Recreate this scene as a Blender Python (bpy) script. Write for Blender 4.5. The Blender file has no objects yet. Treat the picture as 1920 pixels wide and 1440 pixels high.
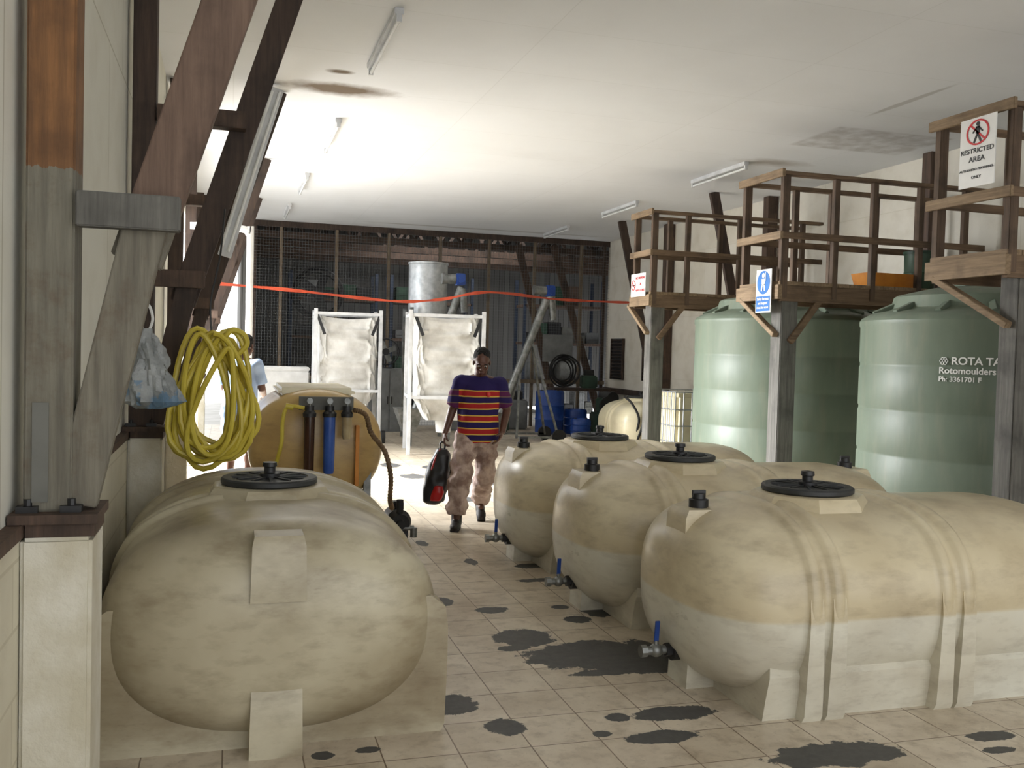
import bpy, bmesh, math, random
from mathutils import Vector, Matrix, noise, Euler
random.seed(4)
SC=bpy.context.scene
COL=SC.collection
def lin(c):
    o=[]
    for v in c[:3]:
        v=v/255.
        o.append(v/12.92 if v<=.04045 else ((v+.055)/1.055)**2.4)
    return (o[0],o[1],o[2],1)
# ------------------------------------------------------------ materials
class NT:
    def __init__(s,name):
        s.m=bpy.data.materials.new(name);s.m.use_nodes=True;s.t=s.m.node_tree
        s.b=s.t.nodes['Principled BSDF']
    def n(s,ty,**k):
        x=s.t.nodes.new(ty)
        for a,v in k.items():setattr(x,a,v)
        return x
    def l(s,a,b):s.t.links.new(a,b)
    def math(s,op,a,b=None,clamp=False):
        x=s.n('ShaderNodeMath',operation=op);x.use_clamp=clamp
        for i,v in enumerate((a,b)):
            if v is None:continue
            if isinstance(v,(int,float)):x.inputs[i].default_value=v
            else:s.l(v,x.inputs[i])
        return x.outputs[0]
    def coords(s,kind='Object',scale=(1,1,1)):
        tc=s.n('ShaderNodeTexCoord');mp=s.n('ShaderNodeMapping');mp.inputs['Scale'].default_value=scale
        s.l(tc.outputs[kind],mp.inputs[0]);return mp.outputs[0]
    def noise(s,vec,scale,detail=5,rough=.55):
        x=s.n('ShaderNodeTexNoise');x.inputs['Scale'].default_value=scale;x.inputs['Detail'].default_value=detail;x.inputs['Roughness'].default_value=rough
        s.l(vec,x.inputs['Vector']);return x.outputs['Fac']
    def ramp(s,fac,lo,hi):
        x=s.n('ShaderNodeMapRange');x.inputs[1].default_value=lo;x.inputs[2].default_value=hi;s.l(fac,x.inputs[0]);return x.outputs[0]
    def mix(s,fac,a,b):
        x=s.n('ShaderNodeMix',data_type='RGBA')
        if isinstance(fac,(int,float)):x.inputs[0].default_value=fac
        else:s.l(fac,x.inputs[0])
        for i,v in ((6,a),(7,b)):
            if isinstance(v,tuple):x.inputs[i].default_value=v
            else:s.l(v,x.inputs[i])
        return x.outputs[2]
    def bump(s,h,st=.3,d=.01):
        x=s.n('ShaderNodeBump');x.inputs['Strength'].default_value=st;x.inputs['Distance'].default_value=d
        s.l(h,x.inputs['Height']);s.l(x.outputs[0],s.b.inputs['Normal'])
    def col(s,c):
        if isinstance(c,tuple):s.b.inputs['Base Color'].default_value=c
        else:s.l(c,s.b.inputs['Base Color'])
    def set(s,rough=.6,metal=0.,spec=.5):
        s.b.inputs['Roughness'].default_value=rough;s.b.inputs['Metallic'].default_value=metal;s.b.inputs['Specular IOR Level'].default_value=spec
def mat(name,c1,c2=None,scale=6,rough=.6,metal=0.,bump=0.,stretch=(1,1,1),lo=.35,hi=.65,spec=.5,bscale=None):
    N=NT(name);N.set(rough,metal,spec)
    if c2 is None:c2=tuple(v*.8 for v in c1)
    v=N.coords('Object',stretch);f=N.noise(v,scale)
    N.col(N.mix(N.ramp(f,lo,hi),lin(c1),lin(c2)))
    if bump>0:
        h=f if bscale is None else N.noise(v,bscale)
        N.bump(h,bump)
    return N.m
def wood(name,c1,c2,paint=None,zp=1.1,axis='z',wear=.5,paint2=None):
    N=NT(name);N.set(.75)
    st={'z':(14,14,.9),'x':(.9,14,14),'y':(14,.9,14)}[axis]
    v=N.coords('Object',st);f=N.noise(v,2.5,8,.65)
    c=N.mix(N.ramp(f,.3,.7),lin(c1),lin(c2))
    v2=N.coords('Object');g=N.noise(v2,3.0,6)
    c=N.mix(N.ramp(g,.5,.75),c,tuple(x*wear for x in lin(c2)[:3])+(1,))
    if paint:
        sx=N.n('ShaderNodeSeparateXYZ');N.l(v2,sx.inputs[0])
        zz=N.math('ADD',sx.outputs[2],N.math('MULTIPLY',N.math('SUBTRACT',f,.5),.05))
        k=N.math('LESS_THAN',zz,zp)
        p2=lin(paint2) if paint2 else tuple(x*.5 for x in lin(paint)[:3])+(1,)
        pc=N.mix(N.ramp(f,.35,.7),lin(paint),p2)
        pc=N.mix(N.math('MULTIPLY',N.ramp(N.noise(v2,9,7,.7),.5,.7),.6),pc,lin((94,76,58)))
        c=N.mix(k,c,pc)
    N.col(c);N.bump(f,.5,.006);return N.m
def ell_mask(N,vec,ells,namp=1.1,nscale=5.,soft=.06,det=4,ro=.6):
    cur=None
    for (cx,cy,rx,ry) in ells:
        a=N.n('ShaderNodeVectorMath',operation='SUBTRACT');N.l(vec,a.inputs[0]);a.inputs[1].default_value=(cx,cy,0)
        b=N.n('ShaderNodeVectorMath',operation='MULTIPLY');N.l(a.outputs[0],b.inputs[0]);b.inputs[1].default_value=(1/rx,1/ry,0)
        c=N.n('ShaderNodeVectorMath',operation='LENGTH');N.l(b.outputs[0],c.inputs[0])
        cur=c.outputs['Value'] if cur is None else N.math('MINIMUM',cur,c.outputs['Value'])
    nz=N.noise(vec,nscale,det,ro)
    d=N.math('ADD',cur,N.math('MULTIPLY',N.math('SUBTRACT',nz,.5),namp))
    x=N.n('ShaderNodeMapRange');x.inputs[1].default_value=1.0;x.inputs[2].default_value=1.0-soft;N.l(d,x.inputs[0]);return x.outputs[0]
# floor
def floor_mat():
    N=NT('ceramic_tile_floor')
    v=N.coords('Object')
    br=N.n('ShaderNodeTexBrick');br.offset=0;br.squash=1
    br.inputs['Scale'].default_value=1;br.inputs['Brick Width'].default_value=.31;br.inputs['Row Height'].default_value=.31
    br.inputs['Mortar Size'].default_value=.0035;br.inputs['Mortar Smooth'].default_value=.3;br.inputs['Bias'].default_value=-.2
    br.inputs['Color1'].default_value=lin((216,204,184));br.inputs['Color2'].default_value=lin((200,187,165));br.inputs['Mortar'].default_value=lin((112,94,76))
    N.l(v,br.inputs['Vector'])
    d=N.noise(v,2.2,8,.65)
    c=N.mix(N.math('MULTIPLY',N.ramp(d,.42,.72),.6),br.outputs['Color'],lin((150,130,104)))
    d2=N.noise(v,11,6,.6)
    c=N.mix(N.math('MULTIPLY',N.ramp(d2,.50,.76),.5),c,lin((122,104,82)))
    d3=N.noise(v,34,5,.7)
    c=N.mix(N.math('MULTIPLY',N.ramp(d3,.58,.72),.4),c,lin((98,82,64)))
    E=[(1.98,4.80,.46,.24),(1.66,5.17,.18,.17),(2.2,4.62,.30,.17),(1.88,4.52,.18,.05),(1.55,5.0,.1,.05),(2.0,3.93,.21,.085),(1.83,3.69,.18,.065),(2.46,3.36,.32,.12),
       (1.02,4.26,.12,.13),(1.19,3.95,.09,.095),(3.27,3.37,.13,.05),(3.19,3.24,.08,.035),(1.63,5.78,.11,.075),(2.1,5.47,.09,.08),(2.3,5.62,.13,.12),
       (1.38,6.04,.06,.11),(1.84,7.14,.05,.11),(2.27,6.93,.14,.08),(2.18,6.48,.2,.05),(1.12,5.12,.05,.10),(1.72,3.94,.06,.05),(1.58,3.78,.045,.035),
       (.39,3.83,.05,.04),(.57,3.84,.06,.03),(2.31,12.1,.16,.25),(2.21,13.3,.14,.3),(2.09,5.76,.06,.05),(3.1,11.5,.2,.3),(1.6,7.9,.05,.12),(2.9,13.0,.3,.3),(2.55,10.2,.1,.2),(2.5,3.85,.05,.03)]
    m=ell_mask(N,v,E,1.4,9.,.05,9,.72)
    pc=N.mix(N.noise(v,24,5,.7),lin((54,54,55)),lin((92,91,88)))
    c=N.mix(m,c,pc)
    N.col(c)
    r=N.math('ADD',N.math('MULTIPLY',d2,.25),.26)
    r=N.math('ADD',r,N.math('MULTIPLY',m,.2))
    N.l(r,N.b.inputs['Roughness']);N.b.inputs['Specular IOR Level'].default_value=.55
    N.bump(br.outputs['Fac'],-.25,.004)
    return N.m
def ceil_mat():
    N=NT('painted_ceiling_board');N.set(.8,0,.2)
    v=N.coords('Object')
    br=N.n('ShaderNodeTexBrick');br.offset=0
    br.inputs['Scale'].default_value=1;br.inputs['Brick Width'].default_value=2.4;br.inputs['Row Height'].default_value=1.2
    br.inputs['Mortar Size'].default_value=.006;br.inputs['Mortar Smooth'].default_value=.5
    br.inputs['Color1'].default_value=lin((224,226,228));br.inputs['Color2'].default_value=lin((222,224,226));br.inputs['Mortar'].default_value=lin((214,216,217))
    N.l(v,br.inputs['Vector'])
    f=N.noise(v,.8,6);c=N.mix(N.math('MULTIPLY',N.ramp(f,.45,.75),.2),br.outputs['Color'],lin((192,192,190)))
    m=ell_mask(N,v,[(1.0,9.62,.70,.28),(.95,9.0,.16,.09)],.8,3.,.6,7,.65)
    c=N.mix(N.math('MULTIPLY',m,.92),c,lin((96,76,50)))
    m=ell_mask(N,v,[(6.75,11.0,.6,.26)],.8,4.,.8,6,.6)
    c=N.mix(N.math('MULTIPLY',m,.6),c,lin((116,98,72)))
    m2=ell_mask(N,v,[(6.33,7.9,.05,.7),(5.3,19.4,3,.12)],.5,2.,.3)
    c=N.mix(N.math('MULTIPLY',m2,.4),c,lin((136,128,116)))
    # one discoloured ceiling panel
    s=N.n('ShaderNodeSeparateXYZ');N.l(v,s.inputs[0])
    px=N.math('MULTIPLY',N.ramp(N.math('ABSOLUTE',N.math('SUBTRACT',s.outputs[0],7.1)),.78,.72),N.ramp(N.math('ABSOLUTE',N.math('SUBTRACT',s.outputs[1],9.5)),.52,.46))
    c=N.mix(N.math('MULTIPLY',N.math('MULTIPLY',px,N.ramp(N.noise(v,5,5),.25,.6)),.42),c,lin((128,118,106)))
    N.col(c);return N.m
def wallvec(N,ax):
    tc=N.n('ShaderNodeTexCoord');s=N.n('ShaderNodeSeparateXYZ');N.l(tc.outputs['Object'],s.inputs[0])
    c=N.n('ShaderNodeCombineXYZ');N.l(s.outputs[ax],c.inputs[0]);N.l(s.outputs[2],c.inputs[1]);return c.outputs[0]
def block_mat(name,c1,c2,mor,bw=.4,rh=.2,ax=1,dirt=.3):
    N=NT(name);N.set(.85,0,.2)
    v=wallvec(N,ax)
    br=N.n('ShaderNodeTexBrick');br.inputs['Scale'].default_value=1;br.inputs['Brick Width'].default_value=bw;br.inputs['Row Height'].default_value=rh
    br.inputs['Mortar Size'].default_value=.006;br.inputs['Color1'].default_value=lin(c1);br.inputs['Color2'].default_value=lin(c2);br.inputs['Mortar'].default_value=lin(mor)
    N.l(v,br.inputs['Vector']);f=N.noise(v,3,7)
    N.col(N.mix(N.math('MULTIPLY',N.ramp(f,.45,.75),dirt),br.outputs['Color'],lin((168,156,130))))
    N.bump(N.noise(v,60,3),.25,.004);return N.m
def poly_mat(name,top,low,dirt,zl=.46,rough=.32,grime=1.,streak=1.,gcol=(122,100,70),soft=0.012):
    N=NT(name);N.set(rough,0,.5)
    v=N.coords('Object');s=N.n('ShaderNodeSeparateXYZ');N.l(v,s.inputs[0])
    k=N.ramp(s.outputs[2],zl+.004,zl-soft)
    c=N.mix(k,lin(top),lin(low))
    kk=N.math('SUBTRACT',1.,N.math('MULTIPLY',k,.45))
    f=N.noise(v,1.1,5,.55)
    c=N.mix(N.math('MULTIPLY',N.math('MULTIPLY',N.ramp(f,.34,.68),.75*grime),kk,True),c,lin(dirt))
    v2=N.coords('Object',(1,1,1.8));g=N.noise(v2,1.9,7,.58)
    c=N.mix(N.math('MULTIPLY',N.math('MULTIPLY',N.ramp(g,.44,.74),.62*grime),kk,True),c,lin(gcol))
    v3=N.coords('Object',(1.3,1.3,3.6));g3=N.noise(v3,4,6,.6)
    c=N.mix(N.math('MULTIPLY',N.ramp(g3,.50,.78),.34*streak),c,lin((104,84,58)))
    v4=N.coords('Object',(2,2,9));g4=N.noise(v4,9,5,.65)
    c=N.mix(N.math('MULTIPLY',N.math('MULTIPLY',N.ramp(g4,.55,.75),N.ramp(g,.45,.62)),.22*streak),c,lin((84,64,42)))
    N.col(c)
    N.l(N.math('ADD',N.math('MULTIPLY',g,.3),rough-.14),N.b.inputs['Roughness'])
    N.b.inputs['Coat Weight'].default_value=.12;N.b.inputs['Coat Roughness'].default_value=.25
    N.bump(N.noise(v,4,2),.12,.02);return N.m
M={}
M['floor']=floor_mat();M['ceil']=ceil_mat()
M['block']=block_mat('painted_block_wall',(214,208,188),(210,204,184),(198,191,170))
M['clad']=block_mat('painted_cladding',(222,220,209),(220,218,206),(190,186,170),1.2,3.2,dirt=.2)
M['wallR']=block_mat('painted_right_wall',(222,218,207),(219,214,201),(212,207,193),2.4,1.2)
M['corr']=block_mat('corrugated_sheet',(116,115,112),(98,97,95),(50,50,50),.16,6,0,0.)
M['roof']=mat('rusty_roof_sheet',(60,56,52),(38,36,34),3,.8)
M['conc']=mat('pale_concrete',(210,208,204),(192,190,184),2,.85)
M['plinth']=mat('painted_concrete_plinth',(214,210,196),(194,187,166),5,.85,bump=.5,bscale=40)
M['wbrown']=wood('brown_timber',(96,75,62),(62,49,40))
M['wdark']=wood('dark_timber',(80,63,53),(50,40,34))
M['wpost']=wood('half_painted_post',(146,102,62),(98,69,44),(126,122,108),1.1,paint2=(94,90,80))
M['wbrace']=wood('weathered_brace',(124,101,86),(88,69,58),(128,123,109),1.0,paint2=(92,87,77))
M['wrail']=wood('rail_timber',(132,108,84),(84,67,51),axis='x',wear=.6)
M['wraily']=wood('rail_timber_pale',(156,134,106),(110,90,68),axis='y',wear=.65)
M['wraily2']=wood('upright_timber',(106,86,69),(70,56,45),wear=.6)
M['wgrey']=wood('grey_timber_post',(116,114,108),(78,76,72),wear=.65)
M['wtan']=wood('tan_stud',(132,116,96),(92,79,63))
M['grey']=mat('grey_paint',(110,110,104),(86,86,80),4,.6)
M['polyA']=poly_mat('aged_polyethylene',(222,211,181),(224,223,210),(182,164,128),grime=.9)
M['polyB']=poly_mat('grimy_polyethylene',(204,196,170),(204,200,180),(146,132,104),.12,.34,1.15,1.4,soft=.3,gcol=(112,95,67))
M['polyY']=poly_mat('tan_polyethylene',(204,174,112),(200,164,98),(166,132,80),-5,grime=.8)
M['polyW']=poly_mat('pale_polyethylene',(228,220,190),(226,218,184),(206,192,150),-5,grime=.4,streak=.2)
N=NT('green_tank_skin');N.set(.45,0,.4);v=N.coords('Object',(1,1,.4));f=N.noise(v,2,6)
c=N.mix(N.ramp(f,.35,.7),lin((117,129,114)),lin((99,111,96)))
v=N.coords('Object',(3,3,.5));N.col(N.mix(N.math('MULTIPLY',N.ramp(N.noise(v,3,6,.6),.5,.75),.35),c,lin((138,137,120))));N.bump(N.noise(v,6,2),.08,.02);M['green']=N.m
M['black']=mat('black_plastic',(26,26,28),(40,40,42),8,.42)
M['rubber']=mat('black_rubber',(20,20,20),(32,32,32),8,.7)
M['steel']=mat('galvanised_steel',(190,194,196),(160,164,168),9,.4,.6)
M['whitesteel']=mat('white_enamel_steel',(214,216,218),(190,192,194),6,.4)
M['zinc']=mat('dull_steel',(150,152,150),(110,112,110),10,.45,.8)
M['wire']=mat('wire_steel',(124,127,128),(100,103,104),3,.5,.3)
M['blue']=mat('blue_plastic',(28,70,150),(20,54,124),5,.4)
M['blueD']=mat('blue_rack_paint',(46,58,78),(34,42,56),5,.5)
M['filterblue']=mat('filter_blue',(60,98,176),(46,80,156),5,.3)
M['filterbrown']=mat('filter_brown',(70,44,30),(50,32,22),5,.25)
M['filterclear']=mat('filter_clear',(180,164,128),(152,134,98),5,.2)
M['yellow']=mat('yellow_hose',(212,194,76),(188,168,54),5,.38)
M['orange']=mat('orange_tape',(196,78,48),(170,64,38),5,.6)
M['orangeP']=mat('orange_plastic',(214,140,40),(190,116,30),5,.5)
M['red']=mat('red_paint',(190,30,30),(160,24,24),5,.35)
M['bag']=mat('woven_white_fabric',(216,216,213),(178,176,170),3,.85,bump=.8,bscale=9)
N=NT('thin_plastic_bag');N.set(.28,0,.5);v=N.coords('Object');f=N.noise(v,7,5)
s=N.n('ShaderNodeSeparateXYZ');N.l(v,s.inputs[0])
c=N.mix(N.ramp(f,.35,.65),lin((182,186,186)),lin((128,132,132)))
kk=N.math('MULTIPLY',N.math('LESS_THAN',s.outputs[2],.15),N.ramp(N.noise(v,12,3),.50,.55))
N.col(N.mix(N.math('MULTIPLY',kk,.6),c,lin((88,140,180))));N.b.inputs['Alpha'].default_value=.85;N.bump(N.noise(v,18,4),.9,.02);M['plastbag']=N.m
M['white']=mat('white_paint',(232,232,230),(216,216,214),5,.5)
M['tube']=mat('glass_tube_white',(226,228,228),(214,216,216),5,.25)
M['signwhite']=mat('sign_white',(238,238,236),(230,230,228),5,.4)
M['signblue']=mat('sign_blue',(20,110,190),(16,100,176),5,.4)
M['signred']=mat('sign_red',(206,36,40),(190,30,34),5,.4)
M['signblack']=mat('sign_black',(24,24,24),(30,30,30),5,.4)
M['textwhite']=mat('pale_lettering',(236,236,232),(228,228,224),5,.5)
M['drumgreen']=mat('green_bucket',(58,84,62),(44,66,50),6,.5)
M['machgreen']=mat('machine_green',(44,74,56),(30,52,40),6,.5)
M['cabinet']=mat('grey_cabinet',(124,126,126),(100,102,102),4,.5)
M['skin']=mat('dark_skin',(98,64,50),(82,52,40),10,.45)
M['hair']=mat('black_hair',(16,14,13),(24,20,18),40,.9,bump=.8,bscale=90)
M['eyew']=mat('eye_white',(215,210,202),(205,200,190),5,.3)
M['trous']=mat('faded_dusty_trousers',(196,176,166),(136,112,104),9,.85,lo=.4,hi=.62)
M['boot']=mat('black_boot',(26,22,22),(40,34,32),8,.6)
M['lip']=mat('lip_tone',(92,50,44),(80,44,38),8,.5)
M['shirtlb']=mat('pale_blue_cotton',(166,186,216),(146,168,204),6,.8)
M['shortlb']=mat('pale_blue_shorts',(150,170,198),(130,152,184),6,.8)
M['lidgrey']=mat('dusty_black_lid',(52,54,55),(34,36,37),8,.5)
M['brownhose']=mat('brown_suction_hose',(120,96,68),(94,72,48),8,.5)
M['corrlight']=mat('translucent_roof_sheet',(200,210,215),(180,190,196),3,.5)
N=NT('striped_jersey');N.set(.85,0,.2)
v=N.coords('Object');s=N.n('ShaderNodeSeparateXYZ');N.l(v,s.inputs[0])
z=N.math('ADD',s.outputs[2],N.math('MULTIPLY',N.noise(v,4,2),.02))
fr=N.math('FRACT',N.math('DIVIDE',z,.118))
cr=N.n('ShaderNodeValToRGB');cr.color_ramp.interpolation='CONSTANT'
el=cr.color_ramp.elements
st=[(0,(44,34,84)),(.40,(214,178,84)),(.50,(168,42,44)),(.86,(214,178,84)),(.95,(44,34,84))]
el[0].position=0;el[0].color=lin(st[0][1]);el[1].position=st[1][0];el[1].color=lin(st[1][1])
for p,c in st[2:]:
    e=el.new(p);e.color=lin(c)
N.l(fr,cr.inputs[0])
sx=N.math('ABSOLUTE',N.math('SUBTRACT',s.outputs[0],.05))
arm=N.math('GREATER_THAN',sx,.19);topm=N.math('GREATER_THAN',s.outputs[2],1.33)
k=N.math('MAXIMUM',N.math('MULTIPLY',arm,.8),topm)
N.col(N.mix(k,cr.outputs[0],lin((42,34,82))));M['jersey']=N.m
# ------------------------------------------------------------ mesh tools
class MB:
    def __init__(s):s.bm=bmesh.new();s.mats=[]
    def mi(s,m):
        if m is None:return 0
        if m not in s.mats:s.mats.append(m)
        return s.mats.index(m)
    def _fin(s,vs,m):
        i=s.mi(m)
        fs=set(f for v in vs for f in v.link_faces)
        for f in fs:f.material_index=i
    def box(s,c,size,rot=None,m=None,bev=0):
        mt=Matrix.Translation(c)
        if rot is not None:mt=mt@(rot.to_matrix().to_4x4() if isinstance(rot,Euler) else rot)
        mt=mt@Matrix.Diagonal((*size,1))
        r=bmesh.ops.create_cube(s.bm,size=1,matrix=mt);vs=r['verts'];s._fin(vs,m)
        if bev>0:
            es=list(set(e for v in vs for e in v.link_edges))
            bmesh.ops.bevel(s.bm,geom=es,offset=bev,segments=2,affect='EDGES',clamp_overlap=True)
        return s
    def bx(s,x0,x1,y0,y1,z0,z1,m=None,bev=0):
        return s.box(((x0+x1)/2,(y0+y1)/2,(z0+z1)/2),(x1-x0,y1-y0,z1-z0),None,m,bev)
    def beam(s,p1,p2,w,h,m=None,bev=.004,up=(0,1,0)):
        p1=Vector(p1);p2=Vector(p2);d=p2-p1;L=d.length;z=d.normalized();u=Vector(up)
        if abs(z.dot(u))>.95:u=Vector((1,0,0))
        x=u.cross(z).normalized();y=z.cross(x)
        R=Matrix((x,y,z)).transposed().to_4x4()
        return s.box((p1+p2)/2,(w,h,L),R,m,bev)
    def cyl(s,p1,p2,r1,r2=None,seg=24,m=None,cap=True):
        r2=r1 if r2 is None else r2
        p1=Vector(p1);p2=Vector(p2);d=p2-p1
        R=d.to_track_quat('Z','Y').to_matrix().to_4x4()
        r=bmesh.ops.create_cone(s.bm,cap_ends=cap,segments=seg,radius1=r1,radius2=r2,depth=d.length,matrix=Matrix.Translation((p1+p2)/2)@R)
        s._fin(r['verts'],m);return s
    def ell(s,c,r,R=None,seg=20,m=None):
        mt=Matrix.Translation(c)
        if R is not None:mt=mt@R
        q=bmesh.ops.create_uvsphere(s.bm,u_segments=seg,v_segments=max(8,seg*2//3),radius=1,matrix=mt@Matrix.Diagonal((*r,1)))
        s._fin(q['verts'],m);return s
    def cap(s,p1,r1,p2,r2,e1=True,e2=True):
        s.cyl(p1,p2,r1,r2,16)
        if e1:s.ell(p1,(r1,)*3,seg=14)
        if e2:s.ell(p2,(r2,)*3,seg=14)
        return s
    def rings(s,rings,m=None,closed=False,caps=True):
        i=s.mi(m);V=[[s.bm.verts.new(p) for p in r] for r in rings];n=len(V[0])
        for a in range(len(V)-1+(1 if closed else 0)):
            A=V[a];B=V[(a+1)%len(V)]
            for k in range(n):
                f=s.bm.faces.new((A[k],A[(k+1)%n],B[(k+1)%n],B[k]));f.material_index=i
        if caps and not closed:
            f=s.bm.faces.new(V[0][::-1]);f.material_index=i
            f=s.bm.faces.new(V[-1]);f.material_index=i
        return s
    def loft(s,secs,seg=28,m=None,p=2.0):
        R=[]
        for (cx,cy,cz,rx,ry) in secs:
            r=[]
            for k in range(seg):
                a=2*math.pi*k/seg;c,sn=math.cos(a),math.sin(a)
                r.append((cx+rx*math.copysign(abs(c)**(2/p),c),cy+ry*math.copysign(abs(sn)**(2/p),sn),cz))
            R.append(r)
        return s.rings(R,m)
    def rev(s,prof,c=(0,0,0),seg=48,m=None):
        return s.rings([[(c[0]+r*math.cos(2*math.pi*k/seg),c[1]+r*math.sin(2*math.pi*k/seg),c[2]+z) for k in range(seg)] for r,z in prof],m)
    def tube(s,pts,r,seg=10,m=None,closed=False,rf=None):
        P=[Vector(p) for p in pts];n=len(P);R=[];up=None
        for i in range(n):
            if closed:t=(P[(i+1)%n]-P[i-1])
            else:t=P[min(i+1,n-1)]-P[max(i-1,0)]
            t.normalize()
            if up is None:
                up=Vector((0,0,1)) if abs(t.z)<.9 else Vector((0,1,0))
            x=up.cross(t)
            if x.length<1e-4:x=Vector((1,0,0))
            x.normalize();y=t.cross(x);up=y
            rr=r if rf is None else rf(i)
            R.append([P[i]+x*rr*math.cos(2*math.pi*k/seg)+y*rr*math.sin(2*math.pi*k/seg) for k in range(seg)])
        return s.rings(R,m,closed)
    def out(s,name,mats=None,parent=None,loc=(0,0,0),ang=35,recalc=True):
        if recalc:bmesh.ops.recalc_face_normals(s.bm,faces=s.bm.faces)
        me=bpy.data.meshes.new(name)
        for f in s.bm.faces:f.smooth=True
        s.bm.to_mesh(me);s.bm.free();me.set_sharp_from_angle(angle=math.radians(ang))
        ml=s.mats if (s.mats and s.mats[0] is not None) else (mats if isinstance(mats,list) else [mats])
        for m in ml:me.materials.append(M[m])
        o=bpy.data.objects.new(name,me);COL.objects.link(o)
        o.location=loc
        if parent:o.parent=parent
        return o
def spl(pts,n=8,closed=False):
    P=[Vector(p) for p in pts];o=[];N_=len(P)
    rng=N_ if closed else N_-1
    for i in range(rng):
        if closed:a,b,c,d=P[i-1],P[i],P[(i+1)%N_],P[(i+2)%N_]
        else:a,b,c,d=P[max(i-1,0)],P[i],P[i+1],P[min(i+2,N_-1)]
        for k in range(n):
            t=k/n
            o.append(.5*((2*b)+(c-a)*t+(2*a-5*b+4*c-d)*t*t+(-a+3*b-3*c+d)*t**3))
    if not closed:o.append(P[-1])
    return o
def tag(o,label,cat,group=None,kind=None):
    o['label']=label;o['category']=cat
    if group:o['group']=group
    if kind:o['kind']=kind
    return o
def thing(name,label,cat,loc=(0,0,0),rz=0,group=None):
    o=bpy.data.objects.new(name,None);o.empty_display_size=.1;COL.objects.link(o);o.location=loc;o.rotation_euler=(0,0,rz)
    return tag(o,label,cat,group)
def copything(o,loc,rz=None,label=None):
    def cp(src,par):
        n=src.copy();COL.objects.link(n)
        if par:n.parent=par
        for ch in [c for c in COL.objects if c.parent==src]:cp(ch,n)
        return n
    n=cp(o,None);n.location=loc
    if rz is not None:n.rotation_euler=(0,0,rz)
    if label:n['label']=label
    return n
def struct(o):
    o['kind']='structure';return o
def textmesh(body,size,align='CENTER',ext=.0008,off=0.):
    c=bpy.data.curves.new('t','FONT');c.body=body;c.size=size;c.align_x=align;c.align_y='CENTER';c.extrude=ext;c.offset=off
    o=bpy.data.objects.new('t',c);COL.objects.link(o);bpy.context.view_layer.update()
    me=bpy.data.meshes.new_from_object(o.evaluated_get(bpy.context.evaluated_depsgraph_get()))
    bpy.data.objects.remove(o);return me
def text(parent,body,size,x,y,z,m,align='CENTER',bold=0):
    me=textmesh(body,size,align,off=size*.018);me.transform(Matrix.Rotation(math.pi/2,4,'X'));me.materials.clear();me.materials.append(M[m])
    o=bpy.data.objects.new('lettering',me);COL.objects.link(o);o.parent=parent;o.location=(x,y,z);return o
def blob(mb,name,m,parent,voxel=.007,it=3,disp=0,dscale=10,zfold=1):
    bm=mb.bm;me=bpy.data.meshes.new(name);bm.to_mesh(me);bm.free()
    t=bpy.data.objects.new('tmp',me);COL.objects.link(t)
    r=t.modifiers.new('r','REMESH');r.mode='VOXEL';r.voxel_size=voxel
    s=t.modifiers.new('s','SMOOTH');s.iterations=it;s.factor=.5
    bpy.context.view_layer.update()
    me2=bpy.data.meshes.new_from_object(t.evaluated_get(bpy.context.evaluated_depsgraph_get()))
    bpy.data.objects.remove(t);me2.name=name
    if disp:
        nr=[v.normal.copy() for v in me2.vertices]
        for v,nn in zip(me2.vertices,nr):
            p=Vector((v.co.x*dscale,v.co.y*dscale,v.co.z*dscale*zfold))
            v.co+=nn*disp*noise.noise(p)
    for p in me2.polygons:p.use_smooth=True
    me2.materials.clear();me2.materials.append(M[m])
    o=bpy.data.objects.new(name,me2);COL.objects.link(o);o.parent=parent;return o
# ------------------------------------------------------------ room shell
H=4.2
XR=8.25
struct(MB().bx(-.6,XR+.2,-2.5,20.2,-.12,0).out('floor','floor'))
struct(MB().bx(-.6,XR+.2,20.2,28,-.12,-.001).out('floor','conc'))
struct(MB().bx(-14,-.6,-2.5,28,-.16,-.02).out('floor','conc'))
struct(MB().bx(-.7,XR+.2,-2.5,20.2,H,H+.08).out('ceiling','ceil'))
struct(MB().bx(-.72,-.585,-2.5,11.3,0,1.06).out('wall_left','block'))
struct(MB().bx(-.72,-.62,-2.5,11.3,1.10,H).out('wall_left','clad'))
struct(MB().bx(-.72,-.62,11.3,20.2,3.45,H).out('wall_left','clad'))
struct(MB().bx(-.74,-.575,-2.5,11.3,1.06,1.10).out('trim_1','wbrown'))
struct(MB().bx(XR,XR+.15,-2.5,20.2,0,H).out('wall_right','wallR'))
struct(MB().bx(XR-.05,XR,12,20.2,.78,.9).out('trim_2','wdark'))
struct(MB().bx(.3,XR+3,27.6,27.8,0,5.2).out('wall_back','corr'))
struct(MB().bx(.2,.34,20.4,27.6,0,5.2).out('wall_far_left','corr'))
struct(MB().bx(XR+2.8,XR+3,20.2,27.6,0,5.2).out('wall_far_right','corr'))
struct(MB().bx(XR+.15,XR+3,20.2,20.3,0,5.2).out('wall_far_front','corr'))
struct(MB().bx(.2,XR+3,20.2,27.8,5.2,5.28).out('ceiling','roof'))
struct(MB().bx(.3,XR+.2,20.16,20.24,4.28,5.2).out('trim_3','roof'))
struct(MB().bx(.42,XR,20.12,20.2,4.08,4.2).out('trim_4','wdark'))
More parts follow.
